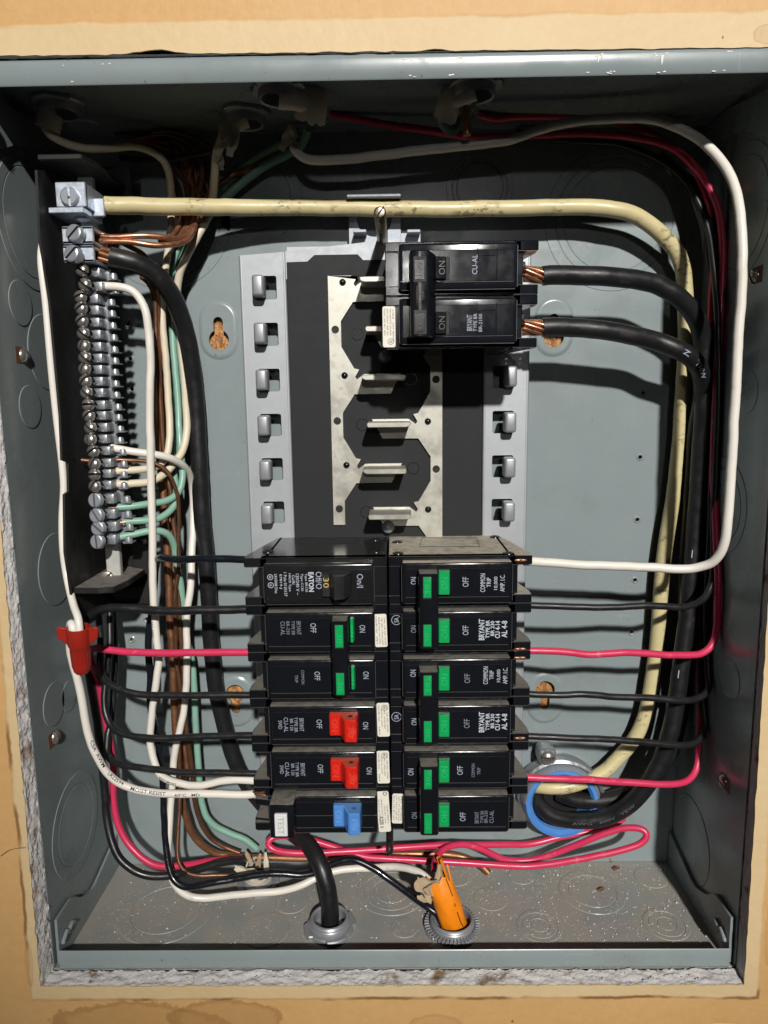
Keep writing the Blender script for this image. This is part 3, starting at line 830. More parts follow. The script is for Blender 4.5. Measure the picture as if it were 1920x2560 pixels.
def plate(root, cx, cz, Y, w, h, tilt=0.0, name='sticker', m=None):
    bm = B(); o = rrect(-w/2, w/2, -h/2, h/2, min(1.0, w*.2))
    c, s = math.cos(tilt), math.sin(tilt)
    prism(bm, [(cx+x*c-z*s, cz+x*s+z*c) for x, z in o], 'Y', Y-.15, Y+.05)
    return obj(name, bm, m or STICKER, root)
def sticker(root, u0, u1, v0, v1, rot, lines, tilt=0.0, Y=None, seal=True, slot=0):
    Y = YS if Y is None else Y
    a, b = A(u0, v0, Y), A(u1, v1, Y)
    cx, cz, w, h = (a.x+b.x)/2, (a.z+b.z)/2, abs(b.x-a.x), abs(a.z-b.z)
    st = plate(root, cx, cz, Y, w, h, tilt)
    bm = B(); n = len(lines); sgn = 1 if rot == 'ccw' else -1
    for i, (t, f, off) in enumerate(lines):
        lx = (-.5+(i+.72)/(n+.45))*w*sgn
        put_text(bm, t, (cx+lx, Y-.18, cz-sgn*0+off*h*sgn), w/(n+.6)*.56, h*f, rot, tilt, .004)
    if seal:
        zz = cz-sgn*h*.36; xx = cx-sgn*w*(-.12 if rot == 'ccw' else .10)
        annulus(bm, (xx, Y-.19, zz), w*.20, w*.235)
        put_text(bm, 'SA', (xx, Y-.19, zz), w*.2, w*.22, rot, tilt)
    obj('printed_text', bm, INKK, st, raw=True)
    return st
def csa(root, u, v, rot, m):
    p = A(u, v, YS+.5); bm = B(); c = (p.x, YS+.42, p.z)
    annulus(bm, c, 2.35, 2.65); put_text(bm, 'SA', c, 2.4, 2.6, rot)
    obj('certification_mark', bm, m, root, raw=True)
def green_handle(root, s, zt, x0, x1, wx0, wx1, gx, z_on, num, tie, win):
    """tie bar over two poles with green number windows and the green handles beside it"""
    bm = B()
    lean = 2.0 if s > 0 else .8
    prism(bm, [(x0-.3, YF), (x0, 4.9), (x0+.9, 3.9), (x1-.9, 3.9), (x1, 4.9), (x1+.2, YF)], 'Z', zt+tie[0], zt+tie[1], .45)
    t = obj('handle_tie', bm, BLACKPL, root)
    for a, b in win:
        bm = B(); box(bm, wx0-.3, wx1+.3, 3.78, 4.2, zt+b-.8, zt+a+.3, .1); obj('window_rim', bm, GAP, t)
        bm = B(); box(bm, wx0, wx1, 3.55, 4.2, zt+b, zt+a, .15); w = obj('window', bm, GREENPL, t)
        bm = B(); put_text(bm, num, ((wx0+wx1)/2, 3.5, zt+(a+b)/2-1), 2.3, 5.0, 'ccw' if s > 0 else 'cw', 0, .0, .12)
        obj('embossed_number', bm, mat_once('green_relief', (.02, .45, .15), .3), t, raw=True)
    for a, b in z_on:
        bm = B()
        for g0, g1 in gx:
            prism(bm, [(g0, YF+.2), (g0+.2, 10.6), (g1-.3, 10.6), (g1+.3, YF+.2)], 'Z', zt+b, zt+a, .3)
        h = obj('handle', bm, GREENPL, root)
        bm = B(); g0, g1 = gx[-1]
        put_text(bm, 'ON', ((max(g0, x1+.6)+g1)/2, 10.55, zt+(a+b)/2), min(3.2, g1-max(g0, x1+.6)-.6), 6.2, 'ccw' if s > 0 else 'cw', 0, .0, .14)
        obj('embossed_text', bm, mat_once('green_relief', (.02, .45, .15), .3), h, raw=True)
_once = {}
def mat_once(name, *a, **k):
    if name not in _once: _once[name] = mat(name, *a, **k)
    return _once[name]

# ---- right-hand column: three two-pole breakers with green handles
R1 = thing('two_pole_breaker', 'green handled double breaker atop the right column, its upper side thick with tan dust', 'circuit breaker', (37, 78, 194), 'green handled double breakers')
R2 = thing('two_pole_breaker', 'green handled double breaker in the middle of the right column', 'circuit breaker', (37, 78, 143), 'green handled double breakers')
R3 = thing('two_pole_breaker', 'green handled double breaker at the bottom right with a cream approval sticker and faded print', 'circuit breaker', (37, 78, 92), 'green handled double breakers')
TIE = ((-43.8, -5.4), ((-6.9, -17.4), (-31.2, -42.4)))
ONZ = ((-5.9, -17.9), (-31.3, -43.2))
for root, i in ((R1, 0), (R2, 2), (R3, 4)):
    for k in (0, 1):
        bm = B(); case(bm, 1, ROWS[i+k]); obj('case', bm, TANPL if root is R1 and k == 0 else BLACKPL, root)
    green_handle(root, 1, ROWS[i], 15.4, 25.0, 17.5, 21.4, [(25.4, 31.2)], ONZ, '30', *TIE)
for root, dv, ink in ((R1, 0, INKB), (R2, 235, INKB)):
    e = -.03*dv
    lettering(root, [('ON', 1034-dv*.006, 1452+dv*.985, 3.0, 3.8)], YF, INKW, 'ccw')
    lettering(root, [('OFF', 1164, 1455+dv*.985, 3.1, 5.1), ('OFF', 1164, 1576+dv*.985, 3.1, 5.1)] if dv == 0 else [('OFF', 1168, 1696, 3.1, 5.1), ('OFF', 1167, 1809, 3.1, 5.1)], YF, INKF if dv else INKW, 'ccw')
    lettering(root, [('COMMON', 1207+dv*.03, 1457+dv*.985, 2.5, 9.6), ('TRIP', 1222+dv*.03, 1456+dv*.985, 2.1, 4.9), ('10,000', 1240+dv*.03, 1458+dv*.985, 2.1, 6.8), ('AMP. I.C.', 1256+dv*.03, 1458+dv*.985, 2.3, 8.8)], YF, ink, 'ccw')
    lettering(root, [('ON', 1034+dv*.006, 1573+dv*.985, 3.0, 3.8)], YF, INKF if dv == 0 else INKW, 'ccw')
    lettering(root, [('BRYANT', 1204, 1574+dv*.985, 2.9, 11.2), ('TYPE BR', 1219, 1573+dv*.985, 2.0, 9.6), ('BR 230', 1231, 1571+dv*.985, 2.0, 7.9), ('CU 4-14', 1244, 1574+dv*.985, 2.6, 9.2), ('AL 4-8', 1261, 1573+dv*.985, 2.9, 8.9)], YF, ink, 'ccw', bold=.02)
    csa(root, 991, 1550+dv*1.03, 'ccw', INKW)
lettering(R3, [('ON', 1027, 1930, 3.1, 3.9), ('OFF', 1150, 1926, 3.1, 5.1), ('OFF', 1157, 2042, 3.1, 5.1)], YF, INKW, 'ccw')
lettering(R3, [('ON', 1036, 2039, 3.0, 3.7), ('COMMON', 1183, 1926, 1.8, 7.6), ('TRIP', 1197, 1928, 1.7, 4.0), ('BRYANT', 1192, 2044, 2.3, 6.6), ('TYPE BR', 1205, 2042, 1.6, 7.2), ('BR-230', 1215, 2042, 1.8, 7.0), ('CU-AL', 1229, 2042, 2.3, 7.2)], YF, INKF, 'ccw')
LIST2 = [('UND. LAB. INC. LISTED', .84, .03), ('CIR. BKR. 2 POLE UNIT', .84, .03), ('ISSUE NO. LA-1750', .80, .0), ('120/240 VAC   E7819', .84, .0)]
LIST1 = [('UND. LAB. INC. LISTED', .80, -.04), ('CIR. BKR. 1 POLE UNIT', .70, -.08), ('ISSUE NO. LA-579', .52, -.06), ('120/240 VAC     E7819', .88, .0)]
sticker(R3, 980, 1008, 1984, 2058, 'ccw', LIST2, -.03, seal=False)
for x0, x1, z in ((1055, 1198, 0),):
    a, b, c, d = AZ(1055, 1345, ROWS[0]-.2), AZ(1192, 1345, ROWS[0]-.2), AZ(1199, 1367, ROWS[0]-.2), AZ(1049, 1367, ROWS[0]-.2)
    bm = B()
    for p, q in ((a, b), (b, c), (c, d), (d, a)): cyl(bm, p, q, .22, 6)
    obj('moulded_frame', bm, BLACKPL, R1)
rivets(R1, ((993, 1356), (995, 1384), (1237, 1343), (1271, 1384)), BLACKPL)
for u, v in ((1302, 1401), (1300, 1623), (1300, 1645), (1300, 1846)):
    p = A(u, v, YS); bm = B()
    lathe(bm, (p.x, YS+.25, p.z), (0, -1, 0), [(0, .75), (1.2, .6), (1.9, .1), (2.0, 0)], 16)
    for w in bm.verts: w.co.x = p.x+(w.co.x-p.x)*1.9; w.co.z = p.z+(w.co.z-p.z)*.55
    obj('clamp_copper', bm, COPPER, R1 if v < 1500 else R2 if v < 1700 else R3)

# ---- left-hand column
E1 = thing('single_pole_breaker', 'newer black single breaker with gold 30 on its black handle, top of the left column', 'circuit breaker', (-37, 78, 207))
bm = B(); case(bm, -1, ROWS[0]); obj('case', bm, NEWPL, E1)
zt = ROWS[0]
bm = B()
o = [(-61.6, zt-6.0), (-49.2, zt-6.0), (-47.8, zt-8.2), (-42.3, zt-8.2), (-41.2, zt-6.0), (-9.2, zt-6.0), (-9.2, zt-20), (-60.8, zt-20)]
prism(bm, o, 'Y', YF-.3, YF+.2, .12); obj('face_plate', bm, NEWPL, E1)
bm = B()
prism(bm, [(-33.6, YF), (-33.2, 11.4), (-29.2, 11.4), (-26.6, 4.4), (-21.6, 6.4), (-18.2, 13.4), (-18.2, YF)], 'Z', zt-18.6, zt-6.6, .35)
h = obj('handle', bm, mat_once('matt_black_plastic', (.012, .0125, .014), .5), E1)
lettering(h, [('30', 815, 1457, 2.8, 5.2)], 11.3, INKG, 'cw')
lettering(E1, [('On/I', 900, 1452, 3.2, 7.2), ('Off/O', 797, 1451, 3.2, 9.0)], YF-.35, INKW, 'cw')
lettering(E1, [('EATON', 778, 1455, 2.7, 10.2)], YF-.35, INKB, 'cw', bold=.03)
lettering(E1, [('Type BR130', 765, 1457, 1.5, 9.6), ('Type C130', 754.5, 1456, 1.5, 9.0), ('120/240 V ~', 744, 1461, 1.6, 11.0), ('Cu/Al', 733.5, 1449, 1.4, 4.8), ('HACR Type', 724, 1456, 1.5, 9.4), ('1 Pole 0130137', 713.5, 1461, 1.5, 12.4), ('E7819-J', 701.5, 1454, 1.5, 7.4), ('LR43008 Dist.', 690, 1460, 1.4, 10.2)], YF-.35, INKB, 'cw')
bm = B()
for u, v, t in ((675.5, 1443, 'SA'), (677, 1463, 'UL')):
    p = A(u, v, YF-.35); annulus(bm, p, 1.25, 1.5, 22); put_text(bm, t, p, 1.2, 1.5, 'cw')
obj('certification_mark', bm, INKB, E1, raw=True)
rivets(E1, ((701, 1341), (670, 1380), (938, 1350), (940, 1380)), NEWPL)
bm = B()
a, b, c, d = AZ(752, 1344, ROWS[0]-.2), AZ(893, 1342, ROWS[0]-.2), AZ(894, 1358, ROWS[0]-.2), AZ(744, 1360, ROWS[0]-.2)
for p, q in ((a, b), (b, c), (c, d), (d, a)): cyl(bm, p, q, .2, 6)
obj('moulded_frame', bm, NEWPL, E1)

L2 = thing('two_pole_breaker', 'green handled double breaker in the left column under the newer single one', 'circuit breaker', (-37, 78, 168), 'green handled double breakers')
for k in (1, 2):
    bm = B(); case(bm, -1, ROWS[k]); obj('case', bm, BLACKPL, L2)
green_handle(L2, -1, ROWS[1], -28.4, -20.2, -26.5, -22.5, [(-19.5, -17.6)], ((-4.6, -17.2), (-30.4, -42.4)), '30', (-42.6, -3.7), ((-5.6, -17.2), (-30.6, -42.0)))
lettering(L2, [('ON', 906, 1572, 3.0, 4.0), ('OFF', 783, 1570, 3.0, 5.1), ('ON', 915, 1688, 3.0, 4.0), ('OFF', 793, 1690, 3.0, 4.8)], YF, INKW, 'cw')
lettering(L2, [('BRYANT', 747, 1570, 2.2, 7.2), ('TYPE BR', 733, 1570, 1.7, 7.6), ('BR-230', 720, 1570, 1.7, 7.0), ('CU-AL', 707, 1571, 2.3, 7.4), ('COMMON', 757, 1693, 1.6, 7.6), ('TRIP', 741, 1697, 1.6, 4.2)], YF, INKF, 'cw')
sticker(L2, 936, 968, 1535, 1617, 'cw', LIST2, .03, seal=False)
for i, (name, lab) in enumerate((('upper', 'upper of the two black breakers with red handles in the left column'), ('lower', 'lower of the two black breakers with red handles, above the blue handled one'))):
    zt = ROWS[3+i]
    r = thing('single_pole_breaker', lab, 'circuit breaker', (-37, 78, zt-12), 'red handled single breakers')
    bm = B(); case(bm, -1, zt); obj('case', bm, BLACKPL, r)
    bm = B(); prism(bm, [(-31.5, YF+.2), (-31.2, 10.6), (-25.6, 10.6), (-22.7, 3.2), (-16.7, 3.2), (-16.1, YF+.2)], 'Z', zt-16.9, zt-4.9, .55)
    h = obj('handle', bm, REDPL, r)
    bm = B(); put_text(bm, 'ON', (-28.4, 10.55, zt-10.9), 3.4, 6.6, 'cw', 0, 0, .14); put_text(bm, '20', (-19.6, 3.15, zt-10.8), 2.8, 6.4, 'cw', 0, 0, .12)
    obj('embossed_text', bm, mat_once('red_relief', (.74, .05, .03), .3), h, raw=True)
    bm = B(); lathe(bm, (-20.2, 8.4, zt-4.88), (0, 0, 1), [(0, 0), (1.25, .02)], 18); obj('pin_hole', bm, mat_once('red_hole', (.10, .003, .003), .6), h)
    if i == 0:
        T = [('ON', 914, 1814, 2.9, 4.0), ('OFF', 798, 1810, 2.9, 5.0)]; Q = [('BRYANT', 754, 1812, 2.3, 7.2), ('TYPE BR', 740, 1812, 1.7, 8.4), ('BR 120', 729, 1812, 1.7, 6.6), ('CU-AL', 715, 1812, 2.2, 8.2), ('SWD', 700.5, 1812, 2.1, 4.8)]
        S = (942, 974, 1757, 1841)
    else:
        T = [('ON', 923, 1927, 2.9, 4.0), ('OFF', 801, 1922, 2.9, 5.0)]; Q = [('BRYANT', 757, 1924, 2.3, 7.2), ('TYPE BR', 743, 1924, 1.7, 8.4), ('BR 120', 732, 1924, 1.7, 6.6), ('CU-AL', 718, 1924, 2.2, 8.2), ('SWD', 704.5, 1924, 2.1, 4.8)]
        S = (942, 974, 1877, 1958)
    lettering(r, T, YF, INKW, 'cw'); lettering(r, Q, YF, mat_once('soft_print', (.30, .34, .42), .6, var=.3, vs=900), 'cw')
    sticker(r, *S, 'cw', LIST1, .02)
G = thing('ground_fault_breaker', 'black breaker with a blue handle and a white TEST button, bottom of the left column', 'circuit breaker', (-37, 78, 80))
zt = ROWS[5]
bm = B(); case(bm, -1, zt)
box(bm, -62, -7.4, YF-.4, YF+2, zt-13.2, zt-12.9, .1)
for zz in (zt-8.5, zt-19.5): prism(bm, [(-74.5, YS+3), (-64, YS+1), (-64, 60), (-70, 52), (-74, 40)], 'Z', zz-3.5, zz, .4)
obj('case', bm, BLACKPL, G)
bm = B(); box(bm, -63.6, -50.4, 6.2, YS+2, zt-21.2, zt-1.6, 1.2, 2); hs = obj('button_housing', bm, BLACKPL, G)
bm = B(); box(bm, -60.6, -54.0, 4.6, 8, zt-18.9, zt-6.4, .3); tb = obj('test_button', bm, WHITEPL, hs)
bm = B(); put_text(bm, 'TEST', (-57.3, 4.58, zt-12.6), 3.2, 9.6, 'cw', 0, 0, .25); obj('embossed_text', bm, mat_once('white_relief', (.44, .45, .46), .5), hs, raw=True)
bm = B(); prism(bm, [(-30.6, YF+.2), (-30.3, 10.6), (-24.8, 10.6), (-21.9, 3.2), (-15.9, 3.2), (-15.3, YF+.2)], 'Z', zt-17.6, zt-5.4, .55); h = obj('handle', bm, BLUEPL, G)
bm = B(); put_text(bm, 'ON', (-27.6, 10.55, zt-11.4), 3.3, 6.6, 'cw', 0, 0, .14); put_text(bm, '15', (-18.9, 3.15, zt-11.4), 2.8, 6.0, 'cw', 0, 0, .12); obj('embossed_text', bm, mat_once('blue_relief', (.13, .32, .72), .36), h, raw=True)
bm = B(); lathe(bm, (-19.2, 8.4, zt-5.38), (0, 0, 1), [(0, 0), (1.25, .02)], 18); obj('pin_hole', bm, mat_once('blue_hole', (.04, .14, .4), .6), h)
st = sticker(G, 943, 975, 1978, 2079, 'cw', [('120/240 V SERIES A', .46, .06), ('1 POLE 120 V ~ 60 Hz', .46, .06), ('GROUND FAULT CIRCUIT INTERRUPTER', .62, .0), ('UND. LAB. INC. LISTED CIRCUIT BREAKER', .62, .0)], .055, Y=YS-.25, seal=False)
bm = B(); p = A(954, 2056, YS-.45); put_text(bm, 'A-205 X', (p.x, YS-.45, p.z), 1.9, 7.2, 'cw', .055); p = A(962, 1984, YS-.45); annulus(bm, (p.x, YS-.45, p.z), .75, 1.1, 18); obj('printed_number', bm, INKK, st, raw=True)
bm = B(); a = A(640, 1981, 22)
tube(bm, [A(633, 1979, 21), A(648, 1983, 19.5), A(662, 1980, 19.3)], .7, 8); tube(bm, [A(638, 1985, 20.5), A(650, 1986, 19.4), A(664, 1988, 19.2)], .6, 8)
obj('clamp_copper', bm, COPPER, G)

# ---- main breaker
MB = thing('main_breaker', 'large worn black two pole main breaker with a black tie bar, upper right of centre', 'circuit breaker', (37, 78, 348))
MZ = (373.4, 348.3)
for k in (0, 1):
    bm = B(); case(bm, 1, MZ[k])
    zc = MZ[k]
    box(bm, 7.6, 62.6, YF-.1, YF+1, zc-19.9, zc-19.2, .2)
    obj('case', bm, MAINPL, MB)
    fr = B()
    for x0, x1, z0, z1 in ((44.4, 53.3, -8.3, -7.9), (44.4, 44.8, -19.3, -8), (52.9, 53.3, -19.3, -8), (53.3, 53.6, -19.3, -4.8), (44.0, 44.3, -8, -4.8)): box(fr, x0, x1, YF-.25, YF+.3, zc+z0, zc+z1, .1)
    obj('moulded_panel', fr, MAINPL, MB)
    bm = B(); box(bm, 24.5, 31, YF-.25, YF+.5, zc-19.4, zc-8.6, .2); rc = obj('handle_recess', bm, GAP, MB)
    bm = B(); prism(bm, [(24, YF+.2), (24, 10.8), (29, 11.6), (29.6, YF+.2)], 'Z', zc-19, zc-8.8, .4); hh = obj('handle', bm, BLACKPL, MB)
    bm = B(); put_text(bm, 'ON', (27.2, 11.2, zc-14), 3.0, 6.2, 'ccw', 0, 0, .3); obj('embossed_text', bm, mat_once('dark_relief', (.05, .05, .055), .35), hh, raw=True)
    bm = B(); box(bm, 64.5, 69, YS+12, YS+36, zc-19, zc-15, .4); box(bm, 68, 70.5, YS+14, YS+22, zc-10.5, zc-7.5, .4); obj('lug', bm, ZINC, MB)
bm = B(); prism(bm, [(11.8, YF), (12.1, 5), (13, 4), (20.4, 4), (21.3, 5), (24.6, YF)], 'Z', 327.4, 366.2, .5); t = obj('handle_tie', bm, BLACKPL, MB)
for z0, z1 in ((352.0, 363.4), (328.6, 339.6)):
    bm = B(); box(bm, 13.6, 19.6, 3.75, 4.6, z0, z1, .1); obj('window_rim', bm, GAP, t)
    bm = B(); box(bm, 14.0, 18.8, 3.6, 4.5, z0+1.2, z1-1.4, .15); obj('window', bm, NEWPL, t)
    bm = B(); put_text(bm, '100', (16.4, 3.55, (z0+z1)/2), 2.0, 6.0, 'ccw', 0, 0, .15); obj('embossed_number', bm, mat_once('dark_relief', (.05, .05, .055), .35), t, raw=True)
bm = B(); put_text(bm, 'COMMON', (15.4, 3.97, 346), 1.1, 8, 'ccw', 0, 0, .1); put_text(bm, 'TRIP', (18.0, 3.97, 346), 1.1, 4.4, 'ccw', 0, 0, .1); obj('embossed_text', bm, mat_once('dark_relief2', (.022, .022, .026), .3), t, raw=True)
lettering(MB, [('CU-AL', 1187, 661, 2.5, 9.0), ('BRYANT', 1174, 807, 2.6, 7.4), ('TYPE BR', 1188, 806, 1.7, 8.4), ('BR-2100', 1201, 807, 1.7, 8.2)], YF, INKW, 'ccw')
sticker(MB, 956, 989, 766, 868, 'ccw', [('UND. LAB. INC. LISTED', .66, .12), ('CIR. BKR. 2 POLE UNIT', .66, .12), ('ISSUE NO. LZ-41495 FUNL', .66, .12), ('120/240 VAC   E7819', .8, .02)])
# ================================================================== wires and cables
def pts(s, r):
    """'u,v[,Y] ...' photo positions with depth; depth runs evenly between the given ones"""
    raw = [tuple(float(q) for q in t.split(',')) for t in s.split()]
    known = [(i, t[2]) for i, t in enumerate(raw) if len(t) > 2]
    out = []
    for i, t in enumerate(raw):
        lo = max([k for k in known if k[0] <= i] or [known[0]]); hi = min([k for k in known if k[0] >= i] or [known[-1]])
        y = lo[1] if hi[0] == lo[0] else lo[1]+(hi[1]-lo[1])*(i-lo[0])/(hi[0]-lo[0])
        p = A(t[0], t[1], y)
        p.x = max(-180.6+r, min(180.6-r, p.x)) if t[0] > 63 else p.x; p.y = min(D-r-.1, p.y); p.z = max(r+.35, min(445.5, p.z))
        out.append(p)
    return out
PATHS = {}
def wire(name, label, s, r, m, cat='wire', group=None, seg=12, floor=True, extra_end=None, kind=None):
    P = pts(s, r)
    if extra_end is not None: P.append(Vector(extra_end))
    path = spline(P, max(1.6, r*.7))
    rr = random.Random(len(PATHS)*13+5); off = Vector((rr.uniform(0, 99), 0, 0))
    w = [p+Vector((noise.noise(p*.045+off), .3*noise.noise(p*.04-off), noise.noise(p*.05+off*2)))*.45+Vector((noise.noise(p*.16-off), 0, noise.noise(p*.15+off)))*.22 for p in path]
    w[0] = path[0]; w[-1] = path[-1]
    bm = B(); tube(bm, w, r, seg)
    o = obj(name, bm, m, base=w[0], label=label, cat=cat, group=group, sharp=50)
    PATHS[o.name] = w
    return o
def bare_end(parent, s, R, m=COPPER, n=6, r=.8, twist=.12, name='copper_end'):
    path = spline(pts(s, R), 1.5)
    bm = B()
    if n: strands(bm, path, R-r, n, r, twist)
    else: tube(bm, path, R, 10)
    return obj(name, bm, m, parent, sharp=50)
def wire_text(o, s0, string, cap, length, r, ang=0.0, m=INKK, rev=False, name='printed_text'):
    path = PATHS[o.name]; cum = [0]
    for a, b in zip(path, path[1:]): cum.append(cum[-1]+(b-a).length)
    me, x0, x1, y0, y1 = text_mesh(string, .012)
    bm = bmesh.new(); bm.from_mesh(me)
    bmesh.ops.subdivide_edges(bm, edges=[e for e in bm.edges if e.calc_length() > .35], cuts=1)
    i = 0
    for v in bm.verts:
        sx = (v.co.x-x0)/(x1-x0)*length; s = s0+sx if not rev else s0+length-sx
        i = max(0, min(len(cum)-2, next((k for k in range(len(cum)-1) if cum[k+1] >= s), len(cum)-2)))
        f = (s-cum[i])/(cum[i+1]-cum[i]); p = path[i].lerp(path[i+1], f)
        t = (path[min(i+2, len(path)-1)]-path[max(i-1, 0)]).normalized()
        if rev: t = -t
        n = (CAM-p).normalized(); n = (n-t*n.dot(t)).normalized(); b = n.cross(t)
        a = ((v.co.y-(y0+y1)/2)/(y1-y0)*cap)/r+ang
        v.co = p+(n*math.cos(a)+b*math.sin(a))*(r+.05)
    return obj(name, bm, m, o, raw=True)

# ---- big feeders
yc = wire('neutral_cable', 'thick dirty cream cable from the top silver lug, running down the right side', '262,513,41 300,513,43 400,515,50 520,518,59 640,519,66 780,520,69 900,521,69 1060,523,69 1180,523,69 1280,521,69 1380,519,69 1473,518,69 1550,527,68 1608,550,70 1658,590,72 1697,640,74 1713,720,75 1715,806,76 1713,900,76 1707,987,77 1699,1103,77 1690,1190,77 1679,1277,77 1665,1357,77 1653,1454,77 1647,1550,77 1639,1627,77 1629,1704,77 1618,1770,77 1600,1820,77 1577,1859,77 1545,1895,76 1511,1930,75 1460,1955,74 1400,1969,73 1345,1966,76 1322,1962,84', 4.25, YELLOW, 'cable', seg=18)
bare_end(yc, '236,512,41 250,513,41 264,513,41', 3.4, COPPER, 6, 1.15)
wire_text(yc, sum((b-a).length for a, b in zip(PATHS[yc.name], PATHS[yc.name][1:]))-40, 'T.W.A', 2.2, 11, 4.0, .2, INKK, rev=True)
c1 = wire('feeder_cable', 'thick black cable in the upper lug of the main breaker, bending down the right side', '1356,690,45 1380,687,45 1434,688,46 1511,690,46 1589,698,48 1646,711,50 1689,736,50 1724,771,54 1747,812,58 1758,860,62 1762,930,64 1758,1060,64 1749,1180,64 1740,1300,63 1727,1450,62 1714,1570,60 1702,1660,58 1690,1760,57 1674,1830,56 1655,1895,56 1632,1940,56 1600,1985,57 1565,2018,58 1520,2043,60 1473,2052,62 1415,2048,66 1369,2035,70 1340,2005,76 1338,1985,83', 4.9, BLACKW, 'cable', 'black main feeders', seg=18)
bare_end(c1, '1296,683,45 1325,686,45 1345,688,45 1362,690,45', 4.2, COPPER, 8, 1.0, .10)
c2 = wire('feeder_cable', 'thick black cable in the lower lug of the main breaker, printed with pale worn marks', '1356,819,45 1380,817,45 1434,820,46 1511,827,46 1589,840,48 1646,854,50 1697,874,48 1732,898,52 1752,930,57 1764,990,66 1764,1080,72 1758,1200,74 1752,1300,74 1740,1450,73 1726,1600,72 1708,1740,71 1690,1830,70 1668,1895,70 1640,1935,70 1600,1968,70 1560,1990,71 1500,2002,73 1440,2000,76 1395,1985,82', 4.9, BLACKW, 'cable', 'black main feeders', seg=18)
bare_end(c2, '1296,819,45 1325,819,45 1345,819,45 1362,819,45', 4.2, COPPER, 8, 1.0, .10)
wire_text(c2, 75, 'Z    THW', 2.6, 22, 4.9, .15, INKW)
L1 = sum((b-a).length for a, b in zip(PATHS[c1.name], PATHS[c1.name][1:]))
wire_text(c1, L1-70, 'AWG   600V   TEW', 1.6, 40, 4.9, -.4, mat_once('worn_print', (.085, .09, .10), .6), rev=True)
for s0 in (222, 292): wire_text(c1, s0, '-', .45, 4.5, 4.9, -.15, INKB)
gc = wire('ground_cable', 'thick black cable from the third silver lug down the left side to the bottom fitting', '278,642,39 292,643,39 315,650,40 355,663,43 394,690,48 424,729,54 448,775,60 463,825,66 475,879,70 484,949,73 492,1026,75 496,1103,75 500,1180,75 505,1280,75 507,1309,75 515,1388,75 521,1468,75 526,1560,75 529,1619,75 533,1669,75 541,1729,75 553,1778,76 565,1828,76 579,1878,76 600,1930,77 640,1990,76 690,2045,70 735,2085,60 765,2105,50 787,2135,42 806,2171,36 821,2229,32 828,2287,30', 5.0, BLACKW, 'cable', seg=18, extra_end=(-35.7, 29.2, 1.0))
bare_end(gc, '234,634,39 256,636,39 280,641,39', 4.2, OLDCU, 6, 1.35, .05)

# ---- white loop and right-hand branch wires
wire('white_wire', 'long white wire looping over the top right corner and down into the top right breaker', '727,335,60 733,368,60 752,391,59 787,401,58 871,397,57 987,384,56 1103,370,55 1219,357,54 1280,347,53 1338,326,52 1415,307,50 1511,296,48 1589,295,46 1646,301,44 1697,320,42 1743,343,40 1789,386,35 1824,434,29 1845,494,24 1852,559,20 1855,637,18 1853,717,18 1848,814,18 1842,910,18 1837,1006,18 1831,1122,18 1823,1257,18 1819,1310,18 1813,1352,19 1800,1385,21 1778,1407,24 1743,1419,27 1697,1423,29 1646,1420,30 1550,1415,30 1434,1409,30 1338,1404,29 1310,1403,28', 2.35, WHITE, seg=14)
wr_ = [('black_wire', 'black wire into the upper right breaker, second wire from the top on the right', '1308,1513,30 1330,1513,30 1434,1518,30 1511,1519,30 1608,1515,31 1666,1517,32 1704,1519,33 1735,1511,36 1762,1492,40 1779,1457,44 1787,1396,48 1791,1300,50 1797,1100,52 1796,900,54 1788,700,58 1765,560,66 1720,460,72 1640,395,76 1540,360,78 1400,350,80 1290,330,82', 1.85, BLACKW),
 ('red_wire', 'upper red wire on the right, into the breaker row at the dusty copper clamp', '1308,1625,30 1326,1626,30 1396,1629,30 1473,1636,30 1569,1632,31 1627,1634,32 1704,1638,34 1751,1635,36 1777,1616,38 1792,1575,39 1800,1511,39 1808,1434,41 1814,1340,46 1820,1200,53 1826,1050,56 1828,900,57 1824,760,57 1815,640,58 1797,530,60 1766,455,62 1720,400,60 1666,363,66 1550,338,72 1396,336,74 1250,343,74 1160,341,70 1103,332,66 1026,320,64 910,301,61 825,286,58', 1.9, PINK),
 ('black_wire', 'black wire crossing the lower right mounting slot, third black on the right', '1305,1734,30 1326,1735,30 1396,1737,30 1473,1735,30 1550,1743,31 1627,1745,32 1704,1751,34 1743,1746,38 1770,1727,42 1781,1685,46 1783,1620,49 1786,1500,52 1792,1300,54 1800,1100,56 1803,900,58 1800,700,60 1780,560,66 1740,465,72 1650,385,77', 1.85, BLACKW),
 ('black_wire', 'lowest black wire on the right, just above the blue fitting', '1305,1841,30 1326,1841,30 1434,1845,30 1511,1848,31 1627,1857,33 1685,1862,35 1724,1861,38 1751,1850,42 1767,1820,46 1770,1762,50 1774,1650,55 1780,1500,59 1788,1300,62 1794,1100,64 1796,900,66 1792,720,70 1770,590,74', 1.85, BLACKW),
 ('red_wire', 'lower red wire on the right, passing over the blue fitting', '1300,1942,30 1324,1943,30 1396,1947,30 1473,1949,31 1550,1955,32 1627,1960,33 1685,1960,35 1720,1951,39 1741,1925,43 1748,1880,47 1751,1800,51 1758,1650,56 1770,1500,60 1783,1300,66 1790,1100,68 1796,900,68 1794,720,68 1786,600,69 1776,520,66 1745,440,70 1690,375,72 1600,322,72 1500,295,71 1434,286,70 1357,285,68 1277,292,66 1238,297,64 1196,288,60', 1.9, PINK)]
for n_, l_, s_, r_, m_ in wr_: wire(n_, l_, s_, r_, m_)

